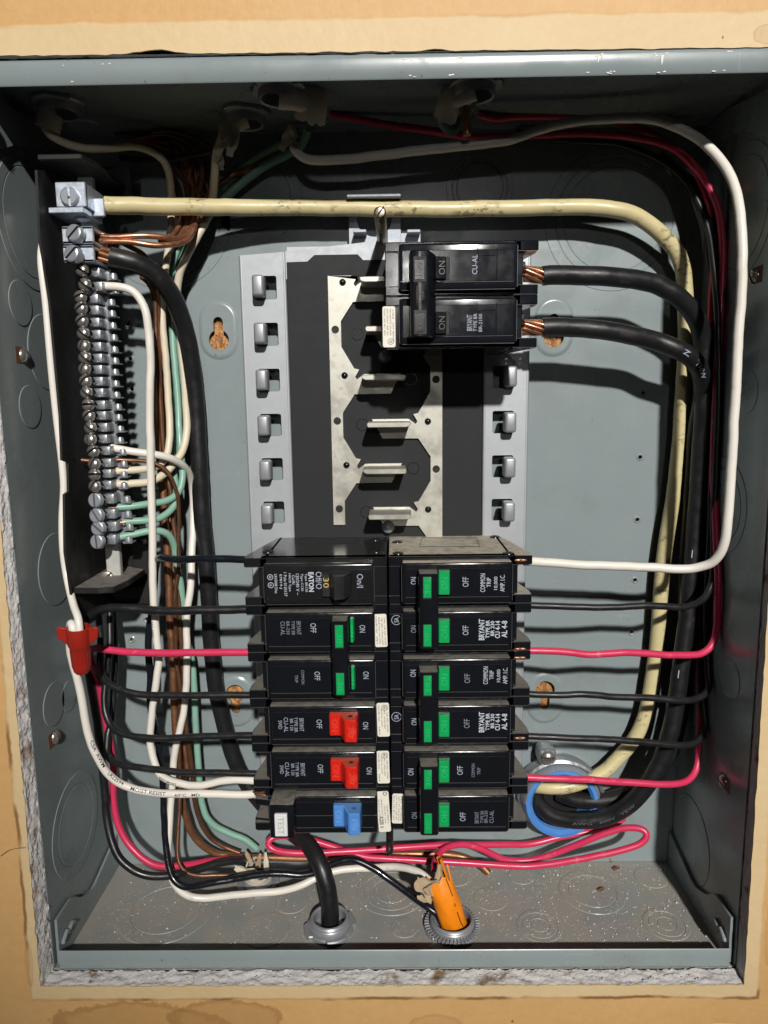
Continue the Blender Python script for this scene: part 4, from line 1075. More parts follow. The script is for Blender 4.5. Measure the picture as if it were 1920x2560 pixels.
# ---- left-hand branch wires to the breakers
gblk = 'black wires from the left column of breakers'
wire('black_wire', 'topmost black wire on the left, into the newer breaker with the gold 30', '642,1400,30 604,1398,30 509,1397,31 459,1399,33 429,1397,36 408,1393,40 396,1396,46 389,1420,52 386,1470,56 380,1530,58 372,1580,58 372,1640,58 377,1690,58 374,1730,57 376,1770,57 386,1820,57 395,1860,57 403,1910,56 408,1960,54 409,2004,52 412,2055,49 415,2107,46 419,2146,43 427,2182,40 441,2206,38 462,2217,37 491,2215,37 537,2206,38 589,2197,40 641,2188,41 693,2184,42 755,2187,43 790,2180,44 822,2163,45 856,2151,46 887,2150,46 929,2169,44 987,2208,40 1045,2250,34 1084,2278,30 1110,2300,29', 2.0, BLACKSH, extra_end=(30, 30, .6))
wire('black_wire', 'black wire rising from behind the red wire nut, second black on the left', '650,1522,30 613,1523,30 540,1525,30 463,1527,30 386,1527,31 328,1521,32 270,1519,33 240,1527,34 221,1542,35 213,1565,37 212,1610,41 222,1680,46 236,1760,50 246,1830,51 254,1900,50 262,1970,48 268,2040,46 275,2085,43 287,2125,40 309,2157,38 347,2182,37 386,2190,38 444,2186,42 501,2171,50 559,2155,58 612,2150,64', 2.3, BLACKW)
wire('red_wire', 'pink red wire on the left, passing behind the red wire nut to the second breaker', '650,1631,30 615,1631,30 501,1632,30 386,1633,31 309,1629,32 251,1621,33 230,1622,35 225,1640,39 234,1670,44 247,1710,50 258,1765,54 270,1830,55 280,1900,54 283,1940,54 284,1997,53 293,2055,51 316,2101,49 347,2136,47 378,2159,46 417,2167,48 463,2163,52 521,2153,60 559,2149,66 605,2144,70', 2.0, PINK)
wire('black_wire', 'black wire bending up sharply below the pink one, third black on the left', '650,1737,30 621,1737,30 540,1737,30 424,1739,31 347,1735,32 293,1720,34 265,1702,37 253,1677,41 250,1640,45 250,1590,49 246,1550,54 242,1500,60', 1.9, BLACKW)
wire('black_wire', 'black wire into the upper red handled breaker on the left', '655,1840,30 625,1839,30 559,1839,31 463,1844,32 366,1845,33 309,1835,35 278,1816,38 263,1783,41 259,1740,44 264,1700,47 271,1640,50 276,1580,55 274,1510,62', 1.9, BLACKW)
wire('black_wire', 'lowest black wire on the left, into the lower red handled breaker', '660,1936,30 612,1934,30 537,1932,31 460,1930,32 382,1923,34 330,1916,36 290,1908,40 268,1890,45 268,1850,50 280,1790,56 286,1700,60 287,1600,64 282,1520,70', 1.9, BLACKW)

# ---- white wires of the left side
w1 = wire('white_wire', 'white wire hanging straight down in front of the left bundle from the second terminal', '254,715,40 270,715,40 300,717,40 328,725,41 352,750,42 366,787,42 371,833,43 374,871,43 376,910,44 375,968,44 374,1026,45 375,1103,45 378,1199,46 381,1280,46 382,1357,46 382,1434,46 383,1504,46 388,1550,46 393,1608,46 397,1647,46 393,1690,46 386,1740,46 380,1780,46 376,1824,46 376,1862,46 384,1899,45 395,1929,43 413,1945,40 441,1956,37 475,1963,35 511,1962,33 545,1954,32 589,1949,31 640,1951,30', 2.1, WHITE)
bare_end(w1, '243,713,39 250,714,40 257,715,40', 1.7, COPPER, 5, .55, .5)
wire_text(w1, 188, 'TEW 105C 600V', 1.1, 17, 2.1, -.95, INKK); wire_text(w1, 236, 'MOIST RESIST', 1.1, 15, 2.1, .95, INKK)
wire_text(w1, 290, '600V MOIST', 1.2, 12, 2.1, -.6, INKK)
w2 = wire('white_wire', 'white wire that passes behind the thick black ground cable and drops to the orange cable', '270,1119,41 280,1120,42 328,1128,44 386,1136,48 424,1144,53 452,1158,60 470,1180,68 480,1215,76 484,1270,78 482,1330,74 479,1400,68 475,1473,64 468,1531,62 466,1589,61 467,1647,60 466,1704,60 461,1762,60 451,1820,59 441,1866,58 434,1912,58 431,1965,56 427,2010,54 422,2081,49 421,2140,45 429,2195,42 450,2226,40 475,2240,40 511,2245,41 563,2240,42 641,2233,43 698,2228,44 756,2212,45 783,2198,47 825,2181,50 871,2171,52 929,2170,52 987,2167,48 1026,2174,42 1057,2186,37 1084,2215,32', 2.1, WHITE, extra_end=(30, 31, 10))
bare_end(w2, '262,1117,40 267,1118,41 273,1119,41', 1.5, COPPER, 0)
w3 = wire('thin_white_wire', 'cream wire from the top left cable, swinging over and down the left bundle', '112,318,40 120,334,40 147,350,42 185,365,46 231,371,50 289,370,54 328,366,57 367,374,60 401,394,63 417,419,64 426,455,65 428,500,66 427,552,66 423,602,65 416,652,66 410,710,66 405,775,66 409,833,66 413,891,66 419,968,66 424,1045,65 424,1100,62 415,1145,58 393,1167,53 347,1175,47 300,1178,43 290,1178,42', 1.95, CREAM)
bare_end(w3, '272,1178,41 282,1178,42 292,1178,42', 1.3, COPPER, 0)
w4 = wire('thin_white_wire', 'cream wire from the second top connector, crossing the green wires', '553,345,56 540,390,60 536,440,66 534,482,70 521,535,70 501,579,67 471,633,66 455,665,67 445,700,69 443,740,71 450,830,72 461,949,72 466,1026,72 466,1084,70 457,1126,66 436,1158,61 409,1185,56 378,1203,51 328,1209,46 290,1209,43', 2.15, CREAM)
bare_end(w4, '274,1209,41 284,1209,42 292,1209,43', 1.3, COPPER, 0)
def on_side(s, r):     # along the left side wall, between it and the black fibre
    return [AX(*[float(q) for q in t.split(',')]) for t in s.split()]
path = spline([AX(u, v, x) for u, v, x in ((118, 540, -171), (109, 595, -171.5), (103, 645, -172), (115, 756, -171), (128, 910, -170.5), (142, 1045, -170), (156, 1161, -168.5), (160, 1219, -168.5), (156, 1290, -170), (158, 1376, -170), (167, 1440, -169))]+[A(186, 1520, 14), A(196, 1545, 9), A(199, 1575, 7.5), A(201, 1600, 7.5)], 2)
bm = B(); tube(bm, path, 1.95, 12)
w5 = obj('white_wire', bm, WHITE, base=path[0], label='white wire squeezed between the left side wall and the black fibre strip', cat='wire', sharp=50)
w6 = wire('white_wire', 'white wire with black lettering from the red wire nut to the bottom left breaker', '184,1600,8 183,1575,8 180,1556,9 176,1562,12 174,1590,16 178,1640,19 187,1675,20 197,1712,21 208,1762,22 216,1812,23 231,1866,24 251,1905,25 268,1932,26 295,1955,27 332,1971,28 386,1981,29 444,1985,29 521,1985,29 610,1986,29 650,1984,29', 2.15, WHITE, seg=14)
wire_text(w6, 83, 'CSA  AWM', 1.9, 17.5, 2.15, .3, INKK); wire_text(w6, 105, 'LR22594', 1.9, 11.2, 2.15, .25, INKK)
wire_text(w6, 121, 'MOIST RESIST', 1.9, 20, 2.15, -.1, INKK); wire_text(w6, 146, "60°C   MD", 1.7, 14, 2.15, -.35, INKK)
wire_text(w6, 36, 'AV', 1.6, 3.4, 2.15, .2, INKK)

# ---- copper and green conductors of the left bundle
lw = lambda lab, s, r, m, **k: wire(k.pop('name', 'bare_copper_wire'), lab, s, r, m, **k)
lw('thick brown tarnished ground conductor running down the left bundle to the bottom', '356,690,64 372,700,63 388,735,63 394,790,65 396,900,67 394,1050,68 398,1130,68 406,1209,68 412,1289,68 418,1368,68 421,1448,68 423,1510,68 427,1579,68 431,1639,68 434,1719,68 437,1798,68 442,1858,67 449,1926,66 456,2004,66 465,2043,66 480,2081,67 506,2113,69 537,2131,72 576,2140,74 610,2144,75 675,2144,75 736,2146,75 830,2143,75 910,2138,75 987,2135,76 1060,2134,76 1103,2136,77 1160,2143,77 1190,2155,76 1212,2170,74 1221,2184,73', 2.15, OLDCU, name='ground_conductor', seg=14)
lw('bare copper wire from the terminal with a stub sticking out on the left', '203,1150,38 240,1151,40 278,1149,42 330,1151,45 367,1154,48 395,1162,50 412,1173,51 427,1193,52 440,1225,54 446,1259,55 448,1309,56 446,1368,57 447,1418,57 441,1458,57 438,1490,57 438,1520,57 439,1599,58 442,1659,58 448,1699,58 450,1758,59 447,1798,60 446,1850,60 449,1926,59 449,2004,56 445,2068,52 442,2120,48 447,2159,45 463,2180,44 496,2189,45 537,2188,47 602,2188,50 640,2180,54', 1.15, DARKCU)
lw('thin copper wire crossing over the others at the second lug and going down', '232,576,40 250,583,40 289,600,42 328,620,46 362,640,51 380,690,58 388,760,62 391,833,63 398,949,63 405,1064,63 411,1140,63 424,1220,62 434,1300,62 444,1400,61 447,1480,61 449,1560,61 454,1619,61 458,1700,61 461,1770,62 466,1828,62 473,1878,63 479,1918,63 484,1991,64 497,2043,66 518,2085,68 537,2104,69 563,2118,70 600,2132,70', 1.35, DARKCU)
lw('upper bare copper wire from the second lug, curving up under the cream cable', '230,586,40 262,592,40 310,592,41 358,590,43 395,592,46 430,598,50 452,596,54 468,585,58 480,566,62 486,545,66 486,500,72 478,450,76 455,400,78 400,350,80 330,345,82', 1.5, COPPER)
lw('lower bare copper wire from the second lug, with a bright bend at its end', '230,600,40 280,604,40 320,604,41 358,610,42 400,614,45 435,611,49 460,606,53 477,592,57 487,568,61 490,540,66 498,490,72 505,440,76 500,390,79 440,340,82', 1.5, COPPER)
lw('short bare copper wire ending highest in the fan under the cream cable', '398,606,50 425,594,54 440,578,58 452,560,62 455,530,68 440,470,76 400,400,80 360,360,82', 1.3, OLDCU)
lw('bare copper wire in the middle of the fan under the cream cable', '410,606,51 440,596,55 456,580,59 466,562,63 470,530,68 468,480,74 450,420,80', 1.3, COPPER)
lw('bare copper wire of the fan nearest its right end, dark with tarnish', '425,602,52 450,594,56 464,578,60 474,560,64 478,520,70 474,460,76 430,380,82 380,350,83', 1.3, OLDCU)
lw('bare copper wire running up to the right beside the green wires', '480,600,68 500,540,72 540,470,76 580,438,78 640,415,80 700,390,82', 1.3, OLDCU)
lw('thin bare copper wire parallel to its twin near the green wires', '470,560,70 510,500,74 560,450,78 620,428,80 680,400,82', 1.2, OLDCU)
lw('dark bare copper wire lying across the top left corner', '380,332,76 420,328,76 470,340,77 520,365,79 560,420,81', 1.1, DARKCU)
lw('dark bare copper wire in a flat arch over the fan of copper', '340,346,78 410,336,78 460,352,79 500,400,80 505,470,81', 1.1, DARKCU)
rr = random.Random(31)
for k, lab in enumerate(('tarnished bare copper strand in the upper left tangle, lying nearest the cream wire', 'tarnished bare copper strand in the upper left tangle, arching to the top connector', 'tarnished bare copper strand in the upper left tangle, crossing behind the black wire', 'tarnished bare copper strand in the upper left tangle, lowest of the arching ones', 'tarnished bare copper strand in the upper left tangle, rising steeply beside the white wire', 'tarnished bare copper strand in the upper left tangle, deepest against the back wall')):
    j = lambda a: rr.uniform(-a, a)
    u0 = 462+k*8
    wire('bare_copper_wire', lab, f'{u0},{575+j(8):.0f},{62+k*2} {u0+10+j(5):.0f},{530+j(6):.0f},{68+k*2} {u0+6+j(12):.0f},{475+j(10):.0f},{73+k*1.5} {u0-10+j(20):.0f},{420+j(12):.0f},{76+k} {u0-45+j(25):.0f},{375+j(14):.0f},{78+k} {u0-95+j(30):.0f},{345+j(12):.0f},{79+k} {u0-150+j(30):.0f},{335+j(14):.0f},{80+k*.5}', 1.15, (DARKCU, OLDCU, COPPER)[k % 3])
wire('bare_copper_wire', 'dark bare copper strand filling the left bundle behind the hanging white wire', '402,700,74 404,800,76 402,950,77 404,1080,77 412,1200,77 424,1330,77 432,1450,76 437,1560,75 440,1680,74 446,1790,73 455,1880,72 462,1960,71', 1.2, DARKCU)
wire('bare_copper_wire', 'bare copper strand beside the brown ground conductor on its right', '380,690,70 396,780,72 408,900,73 412,1020,74 416,1140,74 424,1260,74 432,1380,73 438,1500,72 446,1620,71 452,1740,70 460,1850,70 470,1940,69', 1.25, OLDCU)
wire('black_wire', 'black wire in the shade running from the top left to the second connector', '300,395,74 360,402,72 420,398,70 500,385,68 560,368,64 580,345,62', 1.7, BLACKW)
gg = 'green wires of the left bundle'
gA = wire('green_wire', 'green wire on the fourth terminal from the bottom, curving up at its end', '292,1268,42 330,1266,44 370,1261,48 410,1254,53 435,1242,57 449,1225,60 456,1203,62 457,1180,64 452,1120,69 447,1050,73 440,950,76 432,850,78 428,780,80', 1.95, GREEN)
bare_end(gA, '272,1270,41 284,1269,41 300,1268,42', 1.3, COPPER, 0)
gB = wire('green_wire', 'green wire on the second terminal from the bottom', '306,1306,42 330,1303,44 370,1301,47 400,1295,51 422,1281,55 436,1262,58 441,1235,62 437,1200,66 430,1140,72 428,1050,76 426,950,79', 1.95, GREEN)
bare_end(gB, '276,1310,41 292,1308,41 315,1305,42', 1.4, COPPER, 0)
gC = wire('green_wire', 'lowest green wire, from the last terminal down the bundle to the bottom clamp', '292,1343,42 330,1335,44 370,1328,47 400,1328,50 420,1336,53 433,1354,56 438,1378,58 442,1418,60 449,1448,61 453,1488,62 456,1520,63 459,1560,64 468,1600,66 478,1640,67 482,1680,67 485,1720,67 488,1770,67 490,1818,67 493,1878,67 496,1918,67 501,1978,67 507,2017,67 518,2045,67 540,2067,68 576,2084,69 615,2100,70 642,2122,70', 2.0, GREEN)
bare_end(gC, '280,1348,41 290,1345,41 298,1342,42', 1.4, COPPER, 0)
wire('green_wire', 'upper green wire coming down from the top connector under the cream cable', '770,325,66 755,360,70 720,385,74 660,415,78 600,462,79 540,520,78 500,568,76 470,620,74 448,668,73 438,705,74 440,760,77 441,850,80 446,950,81 449,1050,81 447,1100,79 452,1150,76', 2.3, GREEN)
wire('green_wire', 'lower green wire coming down from the top connector, hidden in part by copper', '745,330,70 715,355,74 670,378,78 600,425,81 535,490,82 490,545,81 455,610,79 432,650,78 424,700,78 430,800,80 436,900,82', 2.2, GREEN)

# ---- spare red wire along the bottom and the orange cable
rw = wire('red_wire', 'long spare red wire coiled in loops along the bottom from the orange cable', '1086,2175,38 1086,2160,42 1095,2136,50 1122,2117,58 1161,2111,62 1199,2121,64 1257,2148,66 1292,2151,67 1338,2148,67 1396,2130,66 1454,2107,64 1511,2084,62 1558,2071,60 1596,2071,58 1617,2083,56 1609,2104,55 1550,2127,55 1473,2143,56 1396,2158,57 1319,2165,58 1257,2164,58 1180,2158,58 1064,2152,58 968,2147,58 910,2140,58 856,2124,58 806,2108,58 767,2096,58 717,2089,57 685,2092,55 668,2108,53 681,2122,52 717,2130,51 794,2132,52 910,2125,55 1026,2118,58 1122,2112,62 1257,2112,70 1319,2110,74 1396,2094,76 1454,2082,77 1530,2065,79 1560,2045,82', 1.95, PINK, seg=14)

def torn(bm, path, r, m_in, a0, a1, jag, th=.8, seg=26, flat=1.0, seed=1):
    """open, torn tube of sheathing"""
    T = frames(path)[0]; out = []
    n = len(path)
    for lay, rr in ((0, r), (1, r-th)):
        g = []
        for k in range(seg+1):
            a = a0+(a1-a0)*k/seg
            cut = jag*(.5+.5*noise.noise(Vector((a*1.6, seed, 0)))+.10*noise.noise(Vector((a*5, seed, 2))))
            col = []
            for i in range(n):
                t = i/(n-1)*(1-cut); f = t*(n-1); j = min(n-2, int(f)); p = path[j].lerp(path[j+1], f-j)
                tt = T[j]; nn = (CAM-p).normalized(); nn = (nn-tt*nn.dot(tt)).normalized(); b = nn.cross(tt)
                w = rr*(1+.09*noise.noise(Vector((a*1.3, t*4, seed)))+.03*noise.noise(Vector((a*3, t*11, seed))))
                col.append(bm.verts.new(p+nn*(w*flat*math.cos(a))+b*(w*math.sin(a))))
            g.append(col)
        out.append(g)
    for g in out:
        for k in range(seg):
            for i in range(n-1): bm.faces.new((g[k][i], g[k+1][i], g[k+1][i+1], g[k][i+1]))
    o_, i_ = out
    for k in range(seg): bm.faces.new((o_[k][-1], o_[k+1][-1], i_[k+1][-1], i_[k][-1]))
    for k in (0, seg):
        for i in range(n-1): bm.faces.new((o_[k][i], o_[k][i+1], i_[k][i+1], i_[k][i]))
def flap(bm, p0, p1, w, curl, seed, n=9):
    p0, p1 = Vector(p0), Vector(p1); ax = (p1-p0).normalized(); side = ax.cross(Vector((0, -1, .2))).normalized(); up = side.cross(ax)
    g = []
    for i in range(n+1):
        t = i/n; row = []
        for k in range(7):
            q = (k/6-.5)*w*(1-.45*t*t+.35*noise.noise(Vector((t*3, seed, 0))))
            row.append(bm.verts.new(p0.lerp(p1, t+(.12*noise.noise(Vector((k*.9, seed, 4))) if i == n else 0))+side*q+up*(curl*(abs(k/6-.5)*2)**2+1.3*noise.noise(Vector((t*2.5, k*.5, seed))))))
        g.append(row)
    for a, b in zip(g, g[1:]):
        for k in range(6): bm.faces.new((a[k], a[k+1], b[k+1], b[k]))
oc = thing('orange_cable', 'torn orange cable sheath with paper, standing in the right bottom fitting', 'cable', (34, 29, 0))
P = spline([Vector((36.5, 30, -1)), A(1128, 2290, 27), A(1112, 2240, 28), A(1096, 2195, 31), A(1084, 2160, 33)], 1.5)
bm = B(); torn(bm, P, 7.4, ORANGE, -1.9, 1.75, .42, .8, 30, .8, 3); obj('sheath', bm, ORANGE, oc, sharp=60)
bm = B(); torn(bm, [p+Vector((-.5, 3.5, .5)) for p in P], 5.5, ORANGE, -2.6, -.9, .05, .7, 12, .8, 8); obj('sheath_strip', bm, ORANGE, oc, sharp=60)
wire_like = [A(1108, 2235, 21.6), A(1122, 2265, 21.6), A(1138, 2300, 22)]
bm = B(); flap(bm, A(1086, 2222, 26), A(1040, 2200, 24), 11, 2.2, 1); flap(bm, A(1092, 2225, 27), A(1100, 2160, 30), 5.5, 2.0, 5); flap(bm, A(1080, 2250, 28), A(1044, 2240, 27), 4, 1.0, 9); flap(bm, A(1082, 2215, 27), A(1060, 2222, 22), 8, 2.5, 12)
obj('paper_wrap', bm, PAPER, oc, sharp=60)

T_ = frames(P)[0]
for i0, i1 in ((3, 9), (10, 12), (13, 19), (20, 22)):
    q_ = []
    for i in range(i0, min(i1, len(P)-3)):
        nn = (CAM-P[i]).normalized(); nn = (nn-T_[i]*nn.dot(T_[i])).normalized(); bb = nn.cross(T_[i])
        q_.append(P[i]+nn*(7.4*.8*math.cos(-.55)*1.02)+bb*(7.4*math.sin(-.55)*1.02)+bb*.5*noise.noise(Vector((i*.5, 3, 1))))
    if len(q_) > 1:
        bm = B(); tube(bm, q_, .28, 6); obj('printed_line', bm, INKK, oc)

# ---- red wire nut
nut = thing('wire_nut', 'brick red winged wire connector joining white wires at the left side', 'wire connector', A(200, 1695, 9))
p0, p1 = A(195, 1567, 7.0), A(207, 1697, 10.5); ax = (p1-p0).normalized()
bm = B()
lathe(bm, p0, ax, [(0, 7), (4.2, 6), (5.0, .2), (5.4, 0), (5.8, .3), (5.9, 1.5), (5.7, 9.2), (5.2, 10.6), (4.9, 11.2), (4.5, 21.5), (4.0, 24.2), (3.2, 25.4), (0, 25.8)], 28)
obj('cap', bm, NUT, nut)
for s in (1, -1):
    e = Vector((s*.85, -.1, .62*s)).normalized(); e = (e-ax*e.dot(ax)).normalized(); n_ = ax.cross(e)
    t = B(); prism(t, [(4.9, 0.2), (9.6, -.6), (10.3, .8), (9.8, 5.6), (5.2, 9.6), (4.2, 8)], 'Y', -.9, .9, .4)
    M4 = Matrix((e, n_, ax)).transposed().to_4x4(); M4.translation = p0
    bmesh.ops.transform(t, matrix=M4, verts=t.verts)
    obj('wing', t, NUT, nut)
bm = B()
for k in range(16):
    a = 2*math.pi*k/16; _, e1, e2 = frame_of(ax); d = e1*math.cos(a)+e2*math.sin(a)
    cyl(bm, p0+ax*12.5+d*4.75, p0+ax*22+d*4.35, .28, 6)
obj('grip_ribs', bm, NUT, nut)

# ---- fittings in the bottom, back and top walls
def locknut(bm, c, ax, r0, r1, h, lugs=6, seg=60):
    prof = []
    c = Vector(c); ax, e1, e2 = frame_of(ax)
    R = [r1 if (i*lugs*2//seg) % 2 == 0 else r1*.90 for i in range(seg)]
    ring = lambda r, hh: [bm.verts.new(c+ax*hh+e1*((r[i] if isinstance(r, list) else r)*math.cos(2*math.pi*i/seg))+e2*((r[i] if isinstance(r, list) else r)*math.sin(2*math.pi*i/seg))) for i in range(seg)]
    rs = [ring(R, 0), ring(R, h*.75), ring([q-.6 for q in R], h), ring(r0, h), ring(r0, 0)]
    for a, b in zip(rs, rs[1:]):
        for i in range(seg): bm.faces.new((a[i], a[(i+1) % seg], b[(i+1) % seg], b[i]))
f1 = thing('conduit_fitting', 'dull grey threaded bottom fitting holding the thick black ground cable', 'conduit fitting', (-35.7, 29.2, 0))
bm = B(); locknut(bm, (-35.7, 29.2, .1), (0, 0, 1), 10, 15.0, 2.6, 4); obj('locknut', bm, GALV, f1)
bm = B(); lathe(bm, (-35.7, 29.2, .05), (0, 0, 1), [(11.6, 0), (11.6, 3.2), (11.9, 3.7), (11.2, 4.2), (11.5, 4.9), (11.0, 5.5), (11.2, 6.3), (10.5, 7.4), (9.6, 7.6), (8.9, 6.6), (8.8, .4), (0, .3)], 40); obj('threaded_throat', bm, GALV, f1)
f2 = thing('conduit_fitting', 'shiny zinc bottom fitting with a serrated ring round the orange cable', 'conduit fitting', (34.2, 28.8, 0))
bm = B(); lathe(bm, (34.2, 28.8, .05), (0, 0, 1), [(12.3, 0), (12.3, 4), (12.7, 4.4), (12.2, 5.0), (12.5, 5.6), (12.0, 6.4), (11.2, 6.8), (10.6, 6.2), (10.5, .5), (0, .4)], 44); obj('threaded_throat', bm, GALV, f2)
bm = B(); locknut(bm, (34.2, 28.8, .1), (0, 0, 1), 12.2, 15.8, 2.0, 4); obj('locknut', bm, GALV, f2)
bm = B()
for k in range(44):
    a = 2*math.pi*k/44; t = B(); box(t, 13.2, 15.9, -.42, .42, 1.6, 3.3, .15)
    bmesh.ops.transform(t, matrix=Matrix.Translation((34.2, 28.8, .1)) @ Matrix.Rotation(a, 4, 'Z'), verts=t.verts); merge(bm, t)
obj('serration', bm, GALV, f2)
f3 = thing('cable_connector', 'bottom left cable connector with a torn cream sheath, where the green wire ends', 'cable connector', (-83.6, 70.7, 0))
bm = B(); locknut(bm, (-83.6, 66, .1), (0, 0, 1), 9.5, 13.2, 2.4, 4); obj('locknut', bm, GALV, f3)
bm = B(); lathe(bm, (-83.6, 66, .05), (0, 0, 1), [(9.7, 0), (9.7, 5), (9.2, 5.8), (8.4, 5.6), (8.2, .4), (0, .3)], 36); obj('threaded_throat', bm, GALV, f3)
bm = B(); torn(bm, spline([Vector((-83.6, 66, 3)), Vector((-83.2, 65, 8)), Vector((-82, 63.5, 13)), Vector((-80, 61.5, 19))], 1.2), 8.6, TAPE, -1.5, 2.6, .72, .7, 26, .9, 44); flap(bm, A(640, 2186, 57), A(588, 2166, 57), 6.5, 1.6, 25, 12); flap(bm, A(668, 2185, 57), A(664, 2130, 60), 3.4, .8, 21); obj('torn_sheath', bm, TAPE, f3, sharp=60)
bm = B(); flap(bm, A(632, 2160, 62), A(616, 2128, 63), 3.2, 1.2, 41); flap(bm, A(645, 2165, 63), A(652, 2132, 64), 3.0, 1.0, 47); obj('paper_wrap', bm, PAPER, f3, sharp=60)

hub = thing('conduit_hub', 'blue bushing in a silver clamp on the back wall, lower right', 'conduit fitting', (106, D, 51))
hc = (105.5, D, 51.0)
bm = B(); lathe(bm, hc, (0, -1, 0), [(25.5, 0), (25.5, 6), (25.0, 9), (24.0, 10.5), (22.0, 10), (21.0, 0)], 56); obj('clamp_ring', bm, CAST, hub)
bm = B(); lathe(bm, hc, (0, -1, 0), [(21.0, 3), (23.2, 4.5), (23.8, 9), (23.5, 14.5), (22.2, 17.2), (20.0, 17.6), (18.2, 15.5), (17.4, 8), (17.2, 4), (0, 3.6)], 56); obj('bushing', bm, BLUEPL, hub)
bm = B(); lathe(bm, hc, (0, -1, 0), [(17.1, 4.2), (16.8, 4.8), (0, 4.9)], 40); obj('throat', bm, GAP, hub)
bm = B(); lathe(bm, hc, (0, -1, 0), [(21.6, 16.8), (22.6, 17.6), (24.2, 15.4), (24.6, 10), (24.0, 8.5), (23.0, 9)], 40, a0=math.pi*1.0, a1=math.pi*2.0); obj('grey_collar', bm, mat('grey_blue_plastic', (.21, .235, .27), .35, var=.15), hub)
bm = B(); lathe(bm, hc, (0, -1, 0), [(24.7, 6), (27.2, 6), (27.6, 10), (27.0, 13.5), (25.6, 14.5), (24.7, 13)], 40, a0=math.pi*1.02, a1=math.pi*1.93, wob=.02); obj('clamp_band', bm, CAST, hub)
p = A(1367, 1886, 74); bm = B(); box(bm, p.x-5.6, p.x+5.6, 70.5, 84, p.z-6, p.z+4.6, 3.2, 4); lg = obj('clamp_lug', bm, CAST, hub)
screw(SC_STEEL, hub, (p.x, 70.6, p.z-.3), 4.4, (0, -1, .15), 1.55)

TOP = [(-160, 40, 'cable connector in the dark top wall at the far left'), (-71, 57, 'cable connector in the dark top wall, second from the left'), (-49, 28, 'cable connector in the top wall over the twin torn white sheath'), (44, 28, 'cable connector in the dark top wall, the one furthest right')]
for x, y, lab in TOP:
    t = thing('cable_connector', lab, 'cable connector', (x, y, 446), 'cable connectors in the top wall')
    bm = B(); locknut(bm, (x, y, 445.9), (0, 0, -1), 9.5, 13.5, 2.4, 4); obj('locknut', bm, GALV, t)
    bm = B(); lathe(bm, (x, y, 445.9), (0, 0, -1), [(9.8, 0), (9.8, 5), (9.3, 6), (8.4, 5.6), (8.2, .4), (0, .3)], 32); obj('threaded_throat', bm, GALV, t)
bm = B(); lathe(bm, A(208, 298, 70), (0, 0, -1), [(9, 0), (9, 3), (8, 4), (0, 4)], 26); tag(obj('plug', bm, GALV, base=A(208, 298, 70)), 'small grey knockout plug in the dark top left corner', 'plug')
def tail(label, P, r, jag, seed, flat=.75, a0=-2.7, a1=2.7, n2=None):
    o = thing('cable_sheath', label, 'cable sheath', P[0], 'white cable ends hanging from the top wall')
    bm = B(); torn(bm, spline(P, 1.5), r, TAPE, a0, a1, jag, .8, 24, flat, seed); obj('sheath', bm, TAPE, o, sharp=60)
    if n2:
        bm = B()
        for q in n2: flap(bm, *q)
        obj('torn_strip', bm, TAPE, o, sharp=60)
    return o
tail('white cable end bent at the far left of the top', [Vector((-160, 40, 444)), A(130, 262, 40), A(124, 300, 40), A(116, 326, 40)], 6.0, .06, 2)
tail('white cable end torn into two tails, second from the left at the top', [Vector((-71, 57, 444)), A(577, 310, 56), A(572, 345, 56), A(560, 385, 57)], 5.4, .5, 6, n2=[(A(585, 330, 53), A(575, 392, 55), 6.5, 1.2, 2), (A(560, 340, 54), A(538, 405, 58), 6, 1.2, 8), (A(548, 390, 57), A(556, 425, 58), 4, 1, 14)])
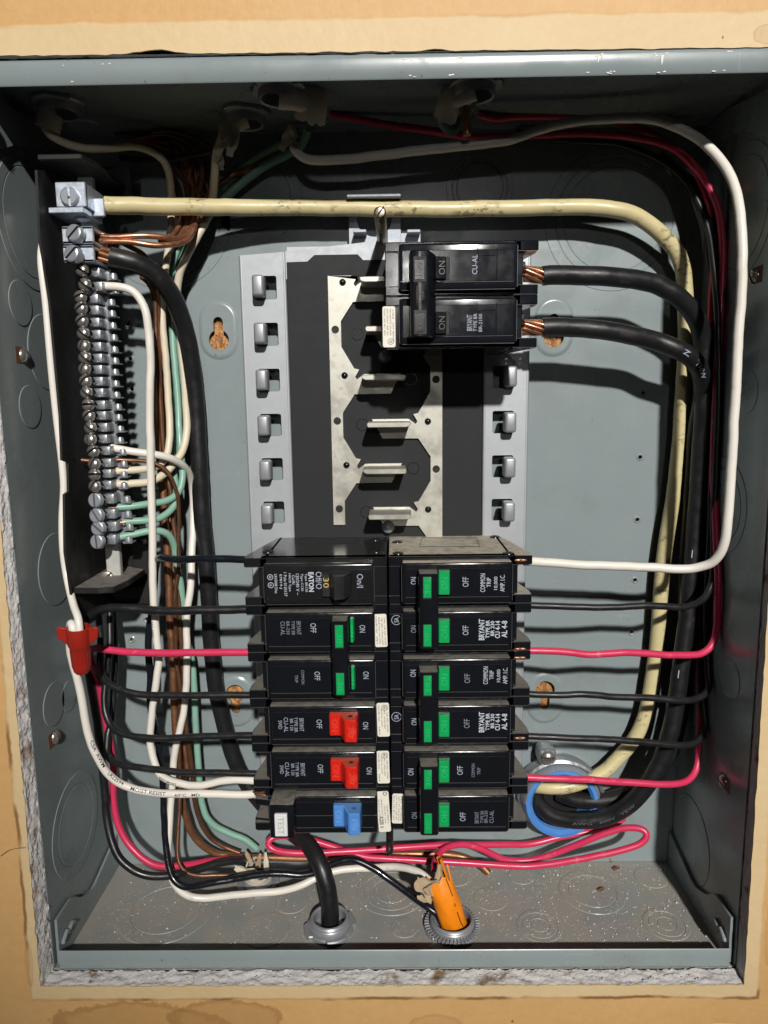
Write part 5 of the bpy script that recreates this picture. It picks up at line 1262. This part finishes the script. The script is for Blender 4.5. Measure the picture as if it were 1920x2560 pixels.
tail('wide white cable end with a slit, third from the left at the top', [Vector((-49, 28, 444)), A(778, 245, 32), A(776, 280, 36), A(772, 322, 42)], 7.6, .42, 11, n2=[(A(735, 320, 54), A(706, 378, 60), 6, 1.4, 17), (A(742, 328, 52), A(720, 352, 56), 5, 1.2, 19)])
tail('white cable end hanging at the right of the top with green and copper stubs', [Vector((44, 28, 444)), A(1122, 245, 32), A(1118, 275, 36), A(1108, 306, 40)], 5.6, .12, 15, a0=-1.7, a1=1.7, n2=[(A(1176, 262, 36), A(1190, 300, 40), 5, 1.4, 23)])
w = wire('green_wire', 'folded green wire stub under the right white cable end', '1100,300,50 1112,318,52 1128,330,54 1138,322,56 1146,296,58', 2.2, GREEN)
wire('bare_copper_wire', 'cut copper stub with a bright tip hanging below the right white cable end', '1160,262,44 1164,300,44 1168,338,44', 2.1, COPPER)
# dust grit on the bottom wall
bm = B(); rr = random.Random(21)
for i in range(2200):
    x = rr.uniform(-165, 176); y = rr.uniform(4, 84)
    dens = .25+.75*max(0, (x+40)/216)
    if rr.random() > dens: continue
    s = rr.choice((.12, .15, .2, .26, .34, .42)) if rr.random() > .02 else rr.uniform(.45, .75)
    t = bmesh.new(); bmesh.ops.create_icosphere(t, subdivisions=1, radius=s)
    for v in t.verts: v.co = Vector((v.co.x*rr.uniform(.7, 1.5)+x, v.co.y*rr.uniform(.7, 1.5)+y, v.co.z*.7+.35))
    merge(bm, t)
tag(obj('grit', bm, mat('grit', (.74, .71, .66), .8, var=.4, vs=900), base=(0, 40, 0)), 'pale grit and dust scattered over the bottom of the box', kind='stuff')
bm = B()
for k, (u, v) in enumerate(((1540, 2172), (1503, 2225), (1530, 2150))):
    p = AZ(u, v, .8); flap(bm, p+Vector((-2, -.5, .2)), p+Vector((2.2, .8, 1.0)), 2.2, .6, 60+k, 5)
tag(obj('wood_chips', bm, mat('brown_crumb', (.16, .07, .03), .8, var=.4, vs=500), base=AZ(1520, 2190, 0)), 'brown crumbs lying on the dusty bottom near the right knockouts', kind='stuff')

wire('hair', 'fine dark hair stuck on the wall at the lower left', '0,2141,-10.3 18,2128,-10.4 36,2121,-10.5 62,2120,-10.3', .11, GAP, 'hair', seg=5)
